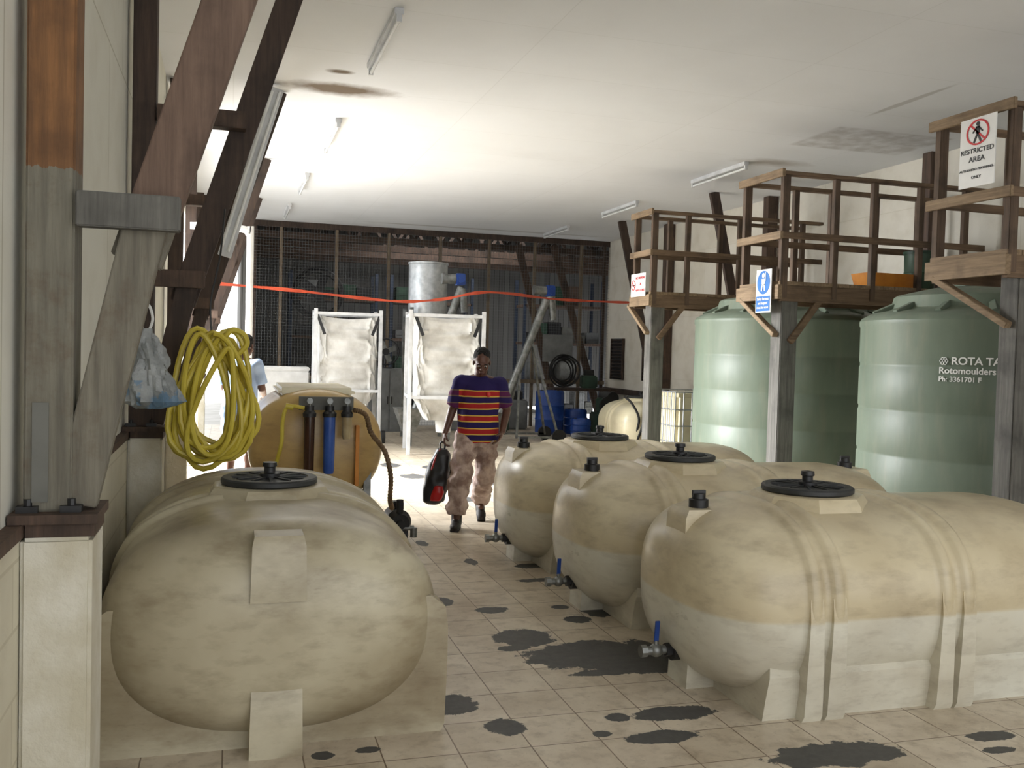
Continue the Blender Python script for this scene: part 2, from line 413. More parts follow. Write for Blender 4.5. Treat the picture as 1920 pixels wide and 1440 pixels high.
# ------------------------------------------------------------ timber portal frames
def left_frame(Y,label,dark=False):
    tag(MB().bx(-.582,-.385,-.13,.13,0,1.06,bev=.012).out('concrete_plinth','plinth',loc=(0,Y,0)),'cream painted concrete plinth carrying a timber post','plinth','concrete plinths')
    t=thing('timber_wall_frame',label,'timber frame',(-.5,Y,1.06),group='timber wall frames')
    MB().bx(-.115,.13,-.14,.14,0.042,.07).bx(-.07,.12,-.12,.12,0.0,.05).out('cap_board','wbrown',t)
    mp='wdark' if dark else 'wpost';mb_='wdark' if dark else 'wbrace'
    MB().bx(-.085,.05,-.08,.08,.07,H-1.06,bev=.006).out('post',mp,t)
    b=Vector((.94,-.03,H-1.06))
    MB().beam((.055,-.03,.09),(.262,-.03,1.02),.125,.07).out('brace_lower',mb_,t)
    d=Vector((.215,-.03,.84))
    MB().beam(d+Vector((.0,.06,0)),b+Vector((.0,.06,0)),.155,.06).out('brace',mb_,t)
    for z,w in ((.98,.35),(1.98,.58)):
        MB().bx(.056,w,-.115,-.05 if z<1.5 else -.0,z-.05,z+.055,bev=.004).out('tie','wgrey' if not dark else 'wbrown',t)
    for x in(-.07,.05):
        m=MB();m.bx(x-.03,x+.03,-.1,-.06,.07,.09);m.cyl((x,-.08,.09),(x,-.08,.11),.012,seg=8)
        m.out('bolt_plate','black',t)
    if not dark:MB().bx(-.06,-.015,-.085,-.08,.1,.4).out('nail_plate','grey',t)
    return t
left_frame(3.2,'grey and orange-brown timber post with leaning brace on plinth')
left_frame(6.3,'dark timber post and leaning brace with hose hung on it',True)
left_frame(9.9,'dark timber post and brace carrying a white light fitting',True)
left_frame(13.5,'dark timber frame standing in the open wall bay',True)
left_frame(17.1,'dark timber frame at the end of the open bay',True)
def right_frame(Y,brace=True):
    t=thing('timber_wall_frame','dark brown timber wall post with leaning brace' if brace else 'dark brown timber post against the cream wall','timber frame',(8.15,Y,0),group='timber wall frames')
    MB().bx(-.08,.09,-.08,.08,0,H,bev=.006).out('post','wbrown',t)
    if brace:
        MB().beam((-1.0,0,H),(-.2,0,.9),.15,.07).out('brace','wdark',t)
        MB().bx(-.5,.0,-.06,-.02,2.2,2.3).out('tie','wdark',t)
for Y in(6.2,9.7):right_frame(Y,False)
for Y in(13.3,16.9):right_frame(Y)
# ------------------------------------------------------------ fluorescent fittings
def batten(loc,rot=None,L=1.5):
    t=thing('fluorescent_light','white fluorescent batten with one bare tube on the ceiling','light fitting',loc,group='ceiling light fittings')
    if rot:t.rotation_euler=rot
    MB().bx(-.035,.035,-L/2,L/2,-.05,0,bev=.005).out('housing','whitesteel',t)
    MB().cyl((0,-L/2+.03,-.085),(0,L/2-.03,-.085),.016,seg=12).out('tube','tube',t)
    for s in(-1,1):MB().bx(-.02,.02,s*(L/2-.015)-.014,s*(L/2-.015)+.014,-.105,-.045).out('lamp_holder','whitesteel',t)
    return t
b0=batten((1.18,7.9,H))
for p in[(1.13,11.55),(1.06,15.1),(1.0,18.3),(6.4,11.8),(6.42,15.3),(6.45,18.7)]:copything(b0,(p[0],p[1],H))
t=thing('strip_light','long white double strip light fixed along a leaning brace','light fitting',(-.06,9.72,2.5))
MB().beam((0,-.04,0),(.47,-.04,1.66),.13,.05).out('housing','whitesteel',t)
for k in(-.035,.035):MB().cyl((k,-.09,.04),(.46+k,-.09,1.62),.013,seg=10).out('tube','tube',t)
# ------------------------------------------------------------ cream tanks
def cream_tank(label,loc,rz,L,hw,zc,hh,ribs,saddles,man,caps,m='polyA',valve=True,group='cream plastic water tanks',e=.44,lug=True,pe=2.7,foot=.12,sec_p=2.5,sec_b=2.7,lugs=(0,),skid=.56,hb=None,lugx=.05,lugd=.27):
    t=thing('plastic_tank',label,'water tank',loc,rz,group)
    hb=hb or zc-.02
    b=MB();R=[];n=88
    def sec(x):
        d=max(min(x,L-x),0)
        s=1. if d>=e else (1-(1-d/e)**pe)**(1/pe)
        s=max(s,.02);off=0
        for r in ribs:
            off+=.026*(math.exp(-((x-r-.06)/.036)**4)+math.exp(-((x-r+.06)/.036)**4))
        return s,off
    fine=[0,.001,.003,.006,.01,.016,.024,.034,.046,.06,.075,.09,.11,.13,.15]
    xs=set(fine+[L-q for q in fine])
    x=.17
    while x<L-.17:xs.add(round(x,4));x+=.012
    for x in sorted(xs):
        s,off=sec(x);r=[]
        for k in range(n):
            a=2*math.pi*k/n;c,sn=math.cos(a),math.sin(a);p=2/(sec_p if sn>0 else sec_b)
            H_=hh if sn>0 else hb
            yy=(hw*s+off)*math.copysign(abs(c)**p,c);zz=(H_*s**.9+off*(1 if sn>0 else .1))*math.copysign(abs(sn)**p,sn)
            r.append((x,yy,zc+zz))
        R.append(r)
    b.rings(R).out('body',m,t,ang=50)
    top=zc+hh
    for r in saddles:
        q=MB()
        for dx in(-.06,.06):
            V=[]
            for z,w,th in((0,hw+.0,.050),(.03,hw+.016,.047),(zc*.6,hw+.024,.040),(zc*.95,hw+.026,.036),(zc*1.15,hw+.012,.034),(zc*1.25,hw-.05,.03)):
                V.append([(r+dx-th,-w,z),(r+dx+th,-w,z),(r+dx+th,w,z),(r+dx-th,w,z)])
            q.rings(V)
        q.bx(r-.05,r+.05,-hw+.02,hw-.02,0,zc*.9,bev=.01)
        q.out('saddle_foot',m,t,ang=30)
    x0,x1=.24,L-.24
    V=[]
    for z,w,dx in((0,skid,0),(.1,skid+.015,.005),(.2,skid+.02,.02),(.27,skid-.03,.05)):
        V.append([(x0+dx,-w,z),(x1-dx,-w,z),(x1-dx,w,z),(x0+dx,w,z)])
    MB().rings(V).out('base_skirt',m,t)
    for x0,sg in((0,1),(L,-1)):
        V=[]
        for z,a,w in((0,foot,.105),(.27,foot+.01,.1),(.34,foot+.05,.09)):
            xa,xb=x0+sg*a,x0+sg*(foot+.25)
            V.append([(xa,-w,z),(xb,-w,z),(xb,w,z),(xa,w,z)])
        MB().rings(V).out('end_foot',m,t)
        if lug and (0 if sg==1 else 1) in lugs:
            V=[]
            for z,a,w in((top-lugd,lugx,.11),(top-.07,lugx+.01,.105),(top-.03,lugx+.03,.096)):
                xa,xb=x0+sg*a,x0+sg*.3
                V.append([(xa,-w,z),(xb,-w,z),(xb,w,z),(xa,w,z)])
            MB().rings(V).out('lifting_lug',m,t)
    V=[]
    for z,r in((top-.1,.33),(top+.0,.31),(top+.035,.285),(top+.04,.27)):
        V.append([(man+r*math.cos(math.pi/8+k*math.pi/4),r*math.sin(math.pi/8+k*math.pi/4),z) for k in range(8)])
    MB().rings(V).out('manhole_collar',m,t)
    lid=MB().rev([(.0005,0),(.225,0),(.235,.008),(.235,.026),(.228,.034),(.19,.034),(.185,.028),(.0005,.03)],(man,0,top+.04),40)
    for k in range(12):
        a=k*math.pi/6;lid.beam((man+.04*math.cos(a),.04*math.sin(a),top+.073),(man+.18*math.cos(a),.18*math.sin(a),top+.073),.008,.012,bev=0)
    lo=lid.out('manhole_lid','lidgrey',t)
    MB().rev([(.05,0),(.05,.02),(.028,.025),(.028,.05),(.036,.055),(.034,.075),(.0005,.08)],(man,0,top+.07),16).out('breather','black',lo)
    for c in caps:
        MB().rev([(.05,-.06),(.05,.0),(.035,.005),(.033,.03),(.0005,.032)],(c,0,top+.01),16).bx(c-.035,c+.035,-.008,.008,top+.025,top+.055).out('filler_cap','black',t)
    if valve:
        v=thing('ball_valve','','v');del v['label'];del v['category'];v.parent=t;v.location=(foot-.02,0,.17)
        MB().cyl((.06,0,0),(-.02,0,0),.055,seg=20).cyl((-.02,0,0),(-.05,0,0),.035,seg=6).out('flange','black',v)
        MB().cyl((-.05,0,0),(-.17,0,0),.022,seg=14).ell((-.1,0,0),(.036,.034,.034)).cyl((-.155,0,0),(-.185,0,0),.032,seg=8).cyl((-.1,0,0),(-.1,0,.05),.012,seg=8).out('valve_body','zinc',v)
        MB().beam((-.1,0,.045),(-.1,-.01,.15),.024,.01,bev=.001).out('handle','blue',v)
    return t
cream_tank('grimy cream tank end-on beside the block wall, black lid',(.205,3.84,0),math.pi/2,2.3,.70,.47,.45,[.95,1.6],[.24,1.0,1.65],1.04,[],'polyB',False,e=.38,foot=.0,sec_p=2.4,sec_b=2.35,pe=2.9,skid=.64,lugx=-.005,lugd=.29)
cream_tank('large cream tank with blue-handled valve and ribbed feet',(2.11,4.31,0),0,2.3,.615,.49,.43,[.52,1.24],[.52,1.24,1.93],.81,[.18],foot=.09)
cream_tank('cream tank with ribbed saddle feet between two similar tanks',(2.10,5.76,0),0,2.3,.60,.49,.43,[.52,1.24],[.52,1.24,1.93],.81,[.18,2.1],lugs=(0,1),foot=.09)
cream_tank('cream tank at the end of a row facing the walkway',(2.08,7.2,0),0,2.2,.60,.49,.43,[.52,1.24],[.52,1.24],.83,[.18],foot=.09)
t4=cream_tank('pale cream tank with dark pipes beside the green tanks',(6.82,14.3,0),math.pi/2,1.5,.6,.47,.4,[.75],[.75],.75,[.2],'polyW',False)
for pp in([(.3,.5,.95),(.1,.45,.85),(.02,.35,.6),(.1,.38,.3)],[(.3,.2,.98),(.05,.2,.9),(-.02,.3,.5),(.1,.35,.2)]):
    MB().tube(spl(pp),.02).out('suction_pipe','rubber',t4)
# ------------------------------------------------------------ green tanks
def green_tank(label,loc,r=1.13,k=1.):
    t=thing('green_tank',label,'water tank',loc,0,'tall green water tanks')
    p=[(.0005,0),(r-.02,0),(r,.03)]
    for z in(.36,.78,1.2,1.62):
        p+=[(r,z-.03),(r-.008,z-.012),(r-.008,z+.012),(r,z+.03)]
    p+=[(r,1.98),(r+.01,2.0),(r+.01,2.04),(r-.01,2.07),(r-.10,2.12),(r-.24,2.15),(r-.27,2.17),(r-.30,2.28),(r-.33,2.30),(.5,2.37),(.0005,2.38)]
    p=[(a,b*k) for a,b in p]
    MB().rev(p,seg=72).out('body','green',t,ang=28)
    for j in range(14):
        a=j*math.pi/7;MB().beam(((r-.30)*math.cos(a),(r-.30)*math.sin(a),2.2*k),((r-.10)*math.cos(a),(r-.10)*math.sin(a),2.11*k),.05,.06).out('roof_rib','green',t)
    MB().rev([(.24,2.30*k),(.24,2.38*k),(.27,2.385*k),(.27,2.41*k),(.255,2.42*k),(.0005,2.43*k)],(-.1,-.1,0),36).out('hatch_lid','green',t)
    return t
green_tank('tall green ribbed tank standing between two timber platforms',(6.93,10.7,0),1.22,1.04)
BX,BY,BR=6.98,7.5,1.12
gB=green_tank('tall green ribbed tank with pale printed lettering',(BX,BY,0),BR)
def cyltext(parent,body,size,ang0,z,r,m):
    me=textmesh(body,size,'LEFT',off=size*.022)
    for v in me.vertices:
        a=ang0+v.co.x/r;v.co=Vector(((r+.006+v.co.z)*math.cos(a),(r+.006+v.co.z)*math.sin(a),z+v.co.y))
    me.materials.clear();me.materials.append(M[m]);o=bpy.data.objects.new('lettering',me);COL.objects.link(o);o.parent=parent
a0=math.atan2(-BY,-BX)-.31
cyltext(gB,'ROTA TANK',.092,a0+.09,1.67,BR,'textwhite')
cyltext(gB,'Rotomoulders',.078,a0,1.585,BR,'textwhite')
cyltext(gB,'Ph: 3361701 F',.060,a0,1.51,BR,'textwhite')
for k in range(6):
    a=k*math.pi/3;aa=a0+.04/BR+ .022*math.cos(a)/BR;zz=1.67+.022*math.sin(a);c=Vector(((BR+.005)*math.cos(aa),(BR+.005)*math.sin(aa),zz))
    n=Vector((math.cos(aa),math.sin(aa),0));MB().tube([c+Matrix.Rotation(j*math.pi/4,4,n)@Vector((0,0,.012)) for j in range(8)],.004,6,closed=True).out('flower_emblem_petal','textwhite',gB)
# ------------------------------------------------------------ platforms
def platform(label,x0,y0,y1,deck,rail,xs,grey,mids,px=0.,py=0.,pw=.2):
    t=thing('timber_platform',label,'platform',(x0,(y0+y1)/2,0),0,'raised timber platforms')
    a,b=y0-(y0+y1)/2,y1-(y0+y1)/2;W=XR-.12-x0
    MB().bx(px,px+pw,a+py,a+py+pw,0,deck-.1,bev=.008).out('support_post',grey,t)
    MB().bx(W-.15,W,a+.05,a+.2,0,deck-.1,bev=.008).out('support_post','wdark',t)
    for q in((-.03,W,a-.05,a),(-.03,W,b,b+.05)):
        MB().bx(*q,deck-.19,deck-.02).out('joist','wrail',t)
    MB().bx(-.08,-.03,a-.08,b+.08,deck-.17,deck-.02).out('end_joist','wraily',t)
    m=MB();x=-.05
    while x<W-.1:
        m.bx(x,x+.141,a-.06,b+.06,deck-.02,deck+.02,bev=.003);x+=.143
    m.out('deck_boards','wraily',t)['kind']='stuff'
    for yy in(a-.03,b+.03):
        for i,xx in enumerate(xs):
            s=.042 if i==0 else .032
            if xx>W:continue
            MB().bx(xx-s,xx+s,yy-.032,yy+.032,deck-.15,rail-.02,bev=.004).out('baluster','wraily2',t)
        for z in mids+[rail]:
            MB().bx(-.06,W,yy-.05 if z==rail else yy-.05,yy+.05 if z==rail else yy-.033,z-.036 if z<rail else z-.022,z+.036 if z<rail else z+.02,bev=.004).out('rail','wrail',t)
    for z in mids+[rail]:
        MB().bx(-.085,-.05,a-.1,b+.1,z-.042,z+.04,bev=.004).out('end_rail','wraily',t)
    MB().beam((px+.1,a+py-.02,deck-.62),(px+.5,a-.02,deck-.12),.07,.05).out('knee_brace','wrail',t)
    MB().beam((px-.03,a+py+.05,deck-.55),(-.05,b+.15 if b-a<.7 else b,deck-.15),.05,.07,up=(1,0,0)).out('knee_brace','wraily',t)
    return t
platform('brown timber platform with no smoking sign on its end rail',5.52,11.92,12.42,2.5,3.6,[0,.5,1.3,2.3],'wgrey',[3.05])
platform('brown timber platform with blue safety sign below its rail',5.58,8.85,9.55,2.45,3.6,[0,.62,1.1,1.7,2.3],'wgrey',[2.95],py=-.03)
platform('timber platform with restricted area sign on its end rail',5.62,5.85,6.55,2.5,3.6,[0,.7,1.5,2.2],'wgrey',[2.95],px=.10,py=-.03,pw=.18)
def ring(m,cx,cz,r,w,y,seg=40,a0=0,a1=2*math.pi):
    m.rings([[(cx+(r-w)*math.cos(a),y,cz+(r-w)*math.sin(a)),(cx+r*math.cos(a),y,cz+r*math.sin(a)),(cx+r*math.cos(a),y+.002,cz+r*math.sin(a)),(cx+(r-w)*math.cos(a),y+.002,cz+(r-w)*math.sin(a))] for a in [a0+(a1-a0)*i/seg for i in range(seg)]],closed=True)
    return m
s1=thing('restricted_area_sign','white restricted area sign with red prohibition circle','sign',(5.515,6.07,3.29),-math.pi/2)
s1.scale=(1.02,1,.86)
MB().bx(-.18,.18,-.004,.004,-.31,.31,bev=.002).out('panel','signwhite',s1)
ring(MB(),0,.175,.115,.016,-.008).beam((-.075,-.006,.25),(.075,-.006,.10),.016,.003,bev=0).out('prohibition_ring','signred',s1)
w=MB();w.cyl((.0,-.004,.25),(0,-.007,.25),.019,seg=16)
w.beam((0,-.006,.23),(0,-.006,.165),.04,.003,bev=0).beam((0,-.006,.17),(.035,-.006,.085),.018,.003,bev=0).beam((0,-.006,.17),(-.035,-.006,.085),.018,.003,bev=0).beam((.005,-.006,.225),(.05,-.006,.175),.013,.003,bev=0).beam((-.005,-.006,.225),(-.05,-.006,.175),.013,.003,bev=0)
w.out('walking_figure','signblack',s1)
text(s1,'RESTRICTED',.060,0,-.006,.012,'signblack');text(s1,'AREA',.066,0,-.006,-.065,'signblack')
text(s1,'AUTHORISED PERSONNEL',.029,0,-.006,-.155,'signblack');text(s1,'ONLY',.036,0,-.006,-.225,'signblack')
s2=thing('safety_harness_sign','blue and white safety harness sign on platform post','sign',(5.47,9.0,2.37),-math.pi/2)
MB().bx(-.15,.15,-.004,.004,-.23,.23,bev=.002).out('panel','signwhite',s2)
MB().cyl((0,-.004,.09),(0,-.007,.09),.125,seg=40).out('blue_disc','signblue',s2)
MB().bx(-.135,.135,-.007,-.004,-.215,-.055).out('blue_band','signblue',s2)
MB().cyl((0,-.007,.165),(0,-.01,.165),.026,seg=16).beam((0,-.009,.13),(0,-.009,.06),.06,.003,bev=0).beam((-.02,-.009,.07),(-.03,-.009,.0),.022,.003,bev=0).beam((.02,-.009,.07),(.03,-.009,.0),.022,.003,bev=0).beam((.04,-.009,.2),(.04,-.009,.1),.01,.003,bev=0).out('harness_figure','signwhite',s2)
for i,b in enumerate(('Safety harness','and lanyard','must be worn')):text(s2,b,.04,0,-.009,-.085-.045*i,'signwhite')
s3=thing('no_smoking_sign','small white no smoking sign with red lettering','sign',(5.425,12.17,2.62),-math.pi/2)
MB().bx(-.24,.24,-.004,.004,-.16,.16,bev=.002).out('panel','signwhite',s3)
ring(MB(),-.15,0,.07,.012,-.008).beam((-.2,-.006,.045),(-.1,-.006,-.045),.012,.003,bev=0).out('prohibition_ring','signred',s3)
MB().bx(-.19,-.11,-.006,-.004,-.008,.008).out('cigarette','signblack',s3)
text(s3,'NO SMOKING',.048,.075,-.006,.095,'signred');text(s3,'OR',.048,.075,-.006,.01,'signred');text(s3,'NAKED FLAMES',.042,.075,-.006,-.075,'signred')
t=thing('green_bucket','dark green ribbed drum on the timber platform','bucket',(7.62,9.2,2.472))
MB().rev([(.0005,0),(.15,0),(.16,.02),(.17,.2),(.176,.21),(.17,.22),(.175,.42),(.185,.425),(.185,.44)],seg=28).out('drum_body','drumgreen',t)
MB().rev([(.188,.42),(.188,.45),(.175,.455),(.0005,.46)],seg=28).out('lid','machgreen',t)
tag(MB().rings([[(-.3,-.14,0),(.3,-.14,0),(.3,.14,0),(-.3,.14,0)],[(-.34,-.16,.16),(.34,-.16,.16),(.34,.16,.16),(-.34,.16,.16)],[(-.30,-.13,.16),(.30,-.13,.16),(.30,.13,.16),(-.30,.13,.16)],[(-.27,-.11,.03),(.27,-.11,.03),(.27,.11,.03),(-.27,.11,.03)]]).out('plastic_crate','orangeP',loc=(7.08,9.1,2.472)),'low orange plastic crate on platform boards','crate')
# ------------------------------------------------------------ yellow sprayer unit
y=thing('sprayer_unit','tan plastic tank unit with three water filters on front','filtration tank',(.72,7.95,0))
b=MB();R=[];L=1.5;E_=.34
xs=[0,.002,.006,.012,.02,.032,.048,.068,.09,.12,.15,.19,.23,.28,.34]
xs=xs+[.34+.041*i for i in range(1,20)]+[L-q for q in xs[::-1]]
for x in sorted(set(round(q,4) for q in xs if q<=L)):
    d=max(min(x,L-x),0);s=1 if d>=E_ else (1-(1-d/E_)**3.4)**(1/3.4)
    s2_=max(s,.3) if d>0 else .28
    R.append([(.56*s2_*math.copysign(abs(math.cos(2*math.pi*k/72))**(2/2.2),math.cos(2*math.pi*k/72)),x-.02,.80+.49*s2_*math.copysign(abs(math.sin(2*math.pi*k/72))**(2/2.2),math.sin(2*math.pi*k/72))) for k in range(72)])
b.rings(R).out('tank_body','polyY',y,ang=50)
MB().bx(-.32,.32,.2,1.3,1.22,1.30,bev=.03).out('top_moulding','polyW',y)
m=MB()
for x in(-.42,.42):
    m.bx(x-.03,x+.03,.05,1.45,.3,.38)
    for yy in(.1,1.35):m.bx(x-.03,x+.03,yy-.03,yy+.03,0,.6)
m.bx(-.42,.42,.07,.13,.3,.36).bx(-.42,.42,1.32,1.38,.3,.36);m.out('steel_frame','zinc',y)
MB().bx(-.17,.27,-.09,-.07,1.13,1.24).bx(-.1,-.06,-.07,.16,1.16,1.20).bx(.16,.2,-.07,.16,1.16,1.20).out('bracket','grey',y)
for i,(x,mm,zb,rr) in enumerate(((-.09,'filterbrown',.60,.044),(.07,'filterblue',.62,.048),(.21,'filterclear',.90,.04))):
    f=MB().rev([(.0005,zb),(rr-.01,zb),(rr-.003,zb+.03),(rr,1.08),(.0005,1.08)],(x,-.16,0),20).out('filter_housing',mm,y)
    MB().rev([(.0005,1.08),(rr+.008,1.08),(rr+.01,1.11),(.036,1.13),(.036,1.17),(.0005,1.17)],(x,-.16,0),20).out('filter_head','black',f)
    MB().cyl((x,-.17,1.21),(x,-.19,1.21),.024,seg=20).cyl((x,-.18,1.16),(x,-.18,1.21),.008).out('pressure_gauge','zinc',y)
MB().tube(spl([(-.13,-.16,1.15),(-.26,-.15,1.16),(-.30,-.16,1.05),(-.31,-.16,.85),(-.38,-.15,.6),(-.45,-.1,.4)]),.016).cyl((-.22,-.15,1.155),(-.28,-.15,1.165),.025,seg=12).out('yellow_feed_hose','yellow',y)
MB().tube(spl([(.26,-.16,1.14),(.36,-.16,1.1),(.41,-.17,.95),(.52,-.2,.8),(.57,-.22,.6),(.58,-.15,.4),(.62,-.02,.3)],14),.022,rf=lambda i:.023 if i%2 else .018).out('suction_hose','brownhose',y)
MB().bx(.30,.33,-.05,.05,.5,1.0).out('strap','orangeP',y)
p=thing('pump','black electric pump with fittings on tiled floor','pump',(1.42,8.1,0))
MB().cyl((0,-.05,.17),(0,.22,.17),.09,seg=24).bx(-.09,.09,-.02,.2,0,.08).bx(-.04,.06,.04,.14,.24,.32,bev=.01).out('motor','black',p)
MB().cyl((0,-.05,.16),(0,-.14,.16),.11,.08,24).cyl((0,-.1,.2),(0,-.1,.36),.03).cyl((.0,-.14,.16),(.0,-.2,.16),.035).out('pump_head','rubber',p)
MB().cyl((-.09,-.12,.12),(.12,-.12,.12),.022).cyl((.12,-.12,.12),(.12,-.12,.04),.03).out('brass_fitting','zinc',p)
# ------------------------------------------------------------ hose coil etc
h=thing('hose_coil','thick yellow hose looped and hung from leaning brace','hose',(-.09,5.86,.93))
m=MB();P=[]
nl=12
for i in range(nl*24+1):
    u=i/24;fu=u
    a=2*math.pi*u
    q=math.sin(2.07*fu+.5)
    rx=.14+.05*q+.02*math.sin(u*1.7);rz=.35+.045*math.sin(fu*1.9)
    zc_=.40+.03*math.cos(fu*1.3)
    zz=zc_+rz*math.cos(a);xx=rx*math.sin(a)*(1.12-.42*math.cos(a))+.03*math.sin(u*.9)+ .08*math.cos(a)*math.sin(fu*1.15)
    P.append((xx,.05*math.sin(u*2.1)+.009*u-.05,zz))
m.tube(P,.0165,8);m.out('hose_loops','yellow',h)
MB().tube(spl([(.04,0,.72),(.10,-.02,.80),(.17,-.02,.78),(.19,-.02,.72),(.14,-.01,.66)]),.0165,8).out('hose_end','yellow',h)
MB().tube(spl([(.0,.03,.70),(-.02,.05,.95),(.03,.12,1.25),(.05,.3,1.55)]),.006,6).out('hanging_cord','black',h)
g=thing('plastic_bag','clear plastic shopping bag hanging with blue print','plastic bag',(-.385,5.3,1.30))
m=MB()
L_=[(0,0,.0,.06,.03),(0.01,0,.02,.12,.06)]
for i in range(14):
    u=i/13;L_.append((-.03*u,0,.04+.36*u,.15-.12*u**1.5,.08-.05*u))
m.loft(L_+[(-.03,0,.42,.03,.02)],56)
for v_ in m.bm.verts:
    nn=Vector((v_.co.x,v_.co.y,0))
    nn=nn.normalized() if nn.length>1e-5 else Vector((0,0,1))
    q=Vector((v_.co.x*22,v_.co.y*22,v_.co.z*7))
    v_.co+=nn*(.05*noise.noise(q)+.02*noise.noise(q*2.7))
m.out('bag_body','plastbag',g,ang=25)
MB().tube(spl([(-.04,0,.40),(-.07,0,.47),(-.05,0,.53),(-.02,0,.54),(0,0,.47),(-.02,0,.4)]),.008,6).out('handle','white',g)
e=thing('fire_extinguisher','red fire extinguisher mounted at the low wall end','fire extinguisher',(-.50,7.2,.62))
MB().rev([(.0005,0),(.06,0),(.068,.02),(.068,.4),(.05,.45),(.025,.47),(.0005,.47)],seg=24).out('cylinder','red',e)
MB().cyl((0,0,.46),(0,0,.52),.02).beam((0,0,.53),(.1,0,.56),.02,.02).beam((0,0,.51),(.1,0,.49),.02,.015).out('valve_handle','black',e)
MB().tube(spl([(0,0,.5),(-.04,-.05,.48),(-.05,-.07,.3),(-.04,-.08,.12)]),.01,8).out('discharge_hose','black',e)
MB().bx(-.05,.05,-.072,-.06,.18,.34).out('instruction_label','white',e)
tag(MB().tube(spl([(.24,0,0),(.24,0,2.9),(.22,0,3.08),(.1,0,3.14),(-.5,0,3.14)],10),.045,14).out('white_pipe','white',loc=(0,12.8,0)),'white plastic downpipe bending toward the wall','pipe')
# ------------------------------------------------------------ wire mesh screen and studs
m=MB()
for i in range(int((XR-.45)/.06)):
    x=.45+i*.06;m.bx(x-.0016,x+.0016,-.0016,.0016,.02,4.08)
for i in range(67):m.bx(.43,XR-.02,-.0016,.0016,.02+i*.06-.0016,.02+i*.06+.0016)
tag(m.out('wire_mesh_screen','wire',loc=(0,20.05,0)),'welded wire mesh screen across the end of the hall','mesh screen')
for i,x in enumerate((.47,.99,2.12,3.21,4.32,5.41,6.46,7.56,8.12)):
    tag(MB().bx(-.03,.03,.01,.09,0,4.08,bev=.004).out('mesh_stud','wtan' if x not in(.47,8.12) else 'wdark',loc=(x,20.07,0)),'pale timber stud carrying the wire mesh screen' if x not in(.47,8.12) else 'dark timber stud at the edge of the wire mesh','timber post','studs of the mesh screen')
for z,mm,lb in((1.0,'wtan','timber rail running across the wire mesh screen'),):
    tag(MB().bx(0,7.7,0,.04,-.04,.04).out('mesh_rail',mm,loc=(.45,20.0,z)),lb,'timber rail')
for i,yy in enumerate((21.5,23.2,24.9,26.6)):
    t=thing('roof_truss','dark timber roof truss inside the shed','roof truss',(5.7,yy,0),0,'shed roof trusses')
    MB().bx(-5.3,5.3,-.04,.04,4.0,4.15).out('bottom_chord','wbrown',t);MB().bx(-5.3,5.3,-.04,.04,5.0,5.15).out('top_chord','wbrown',t)
    for k in range(9):
        MB().beam((-5+k*1.1,0,4.1),(-4.45+k*1.1,0,5.05),.07,.05).beam((-4.45+k*1.1,0,5.05),(-3.9+k*1.1,0,4.1),.07,.05).out('web_member','wdark',t)
for (x,yy) in((6.9,22.0),(4.2,24.0),(9.2,22.0)):
    tag(MB().bx(-.35,.35,-.5,.5,-.01,.0).out('skylight_panel','corrlight',loc=(x,yy,5.19)),'pale translucent sheet set in the shed roof','skylight')
def brace2(x0,x1,yy):
    tag(MB().beam((x0,0,4.1),(x1,0,.02),.16,.08).out('raking_timber','wbrown',loc=(0,yy,0)),'dark raking timber brace behind the mesh screen','timber brace','raking braces')
brace2(6.3,7.4,20.9);brace2(7.05,8.35,20.6)
def rack(x,yy,n=2):
    t=thing('pallet_rack','blue steel storage rack loaded with boxes','storage rack',(x,yy,0),0,'storage racks')
    for dx in(-1.1,1.1):
        for dy in(-.4,.4):MB().bx(dx-.04,dx+.04,dy-.03,dy+.03,0,3.6).out('upright','blueD',t)
    for z in(.9,1.9,2.9):
        MB().bx(-1.1,1.1,-.43,.43,z-.05,z+.02).out('shelf','wbrown',t)
    return t
cols=['cabinet','wbrown','cabinet','machgreen','black','black','machgreen','grey']
for rx,ry in((2.6,25.5),(5.2,25.5),(8.6,24.5)):
    rack(rx,ry)
    for z in(.92,1.92,2.92,0):
        x=rx-.95
        while x<rx+.8:
            w=random.uniform(.25,.5);hh=random.uniform(.2,.6)
            if random.random()<.8:
                c_=random.choice(cols)
                tag(MB().bx(0,w-.03,-.25,.25,0,hh,bev=.015).bx(.02,w-.05,-.26,-.24,hh*.4,hh*.6,m=None).out('storage_box',c_,loc=(x,ry,z+.001)),'boxed stores on a blue steel rack','box','boxes on storage racks')
            x+=w
t=thing('drum_fan','large dark round fan behind the mesh screen','fan',(2.0,23.0,0))
MB().tube([(.55*math.cos(a*math.pi/16),0,2.9+.55*math.sin(a*math.pi/16)) for a in range(32)],.07,8,closed=True).out('fan_ring','black',t)
m=MB()
for k in range(5):
    a=k*2*math.pi/5;m.beam((0,0,2.9),(.48*math.cos(a),.05,2.9+.48*math.sin(a)),.2,.02)
m.cyl((0,-.06,2.9),(0,.1,2.9),.12).out('fan_blade','black',t)
MB().cyl((0,.1,0),(0,.1,2.4),.04).cyl((0,.1,0),(0,.1,.04),.3).out('fan_stand','black',t)
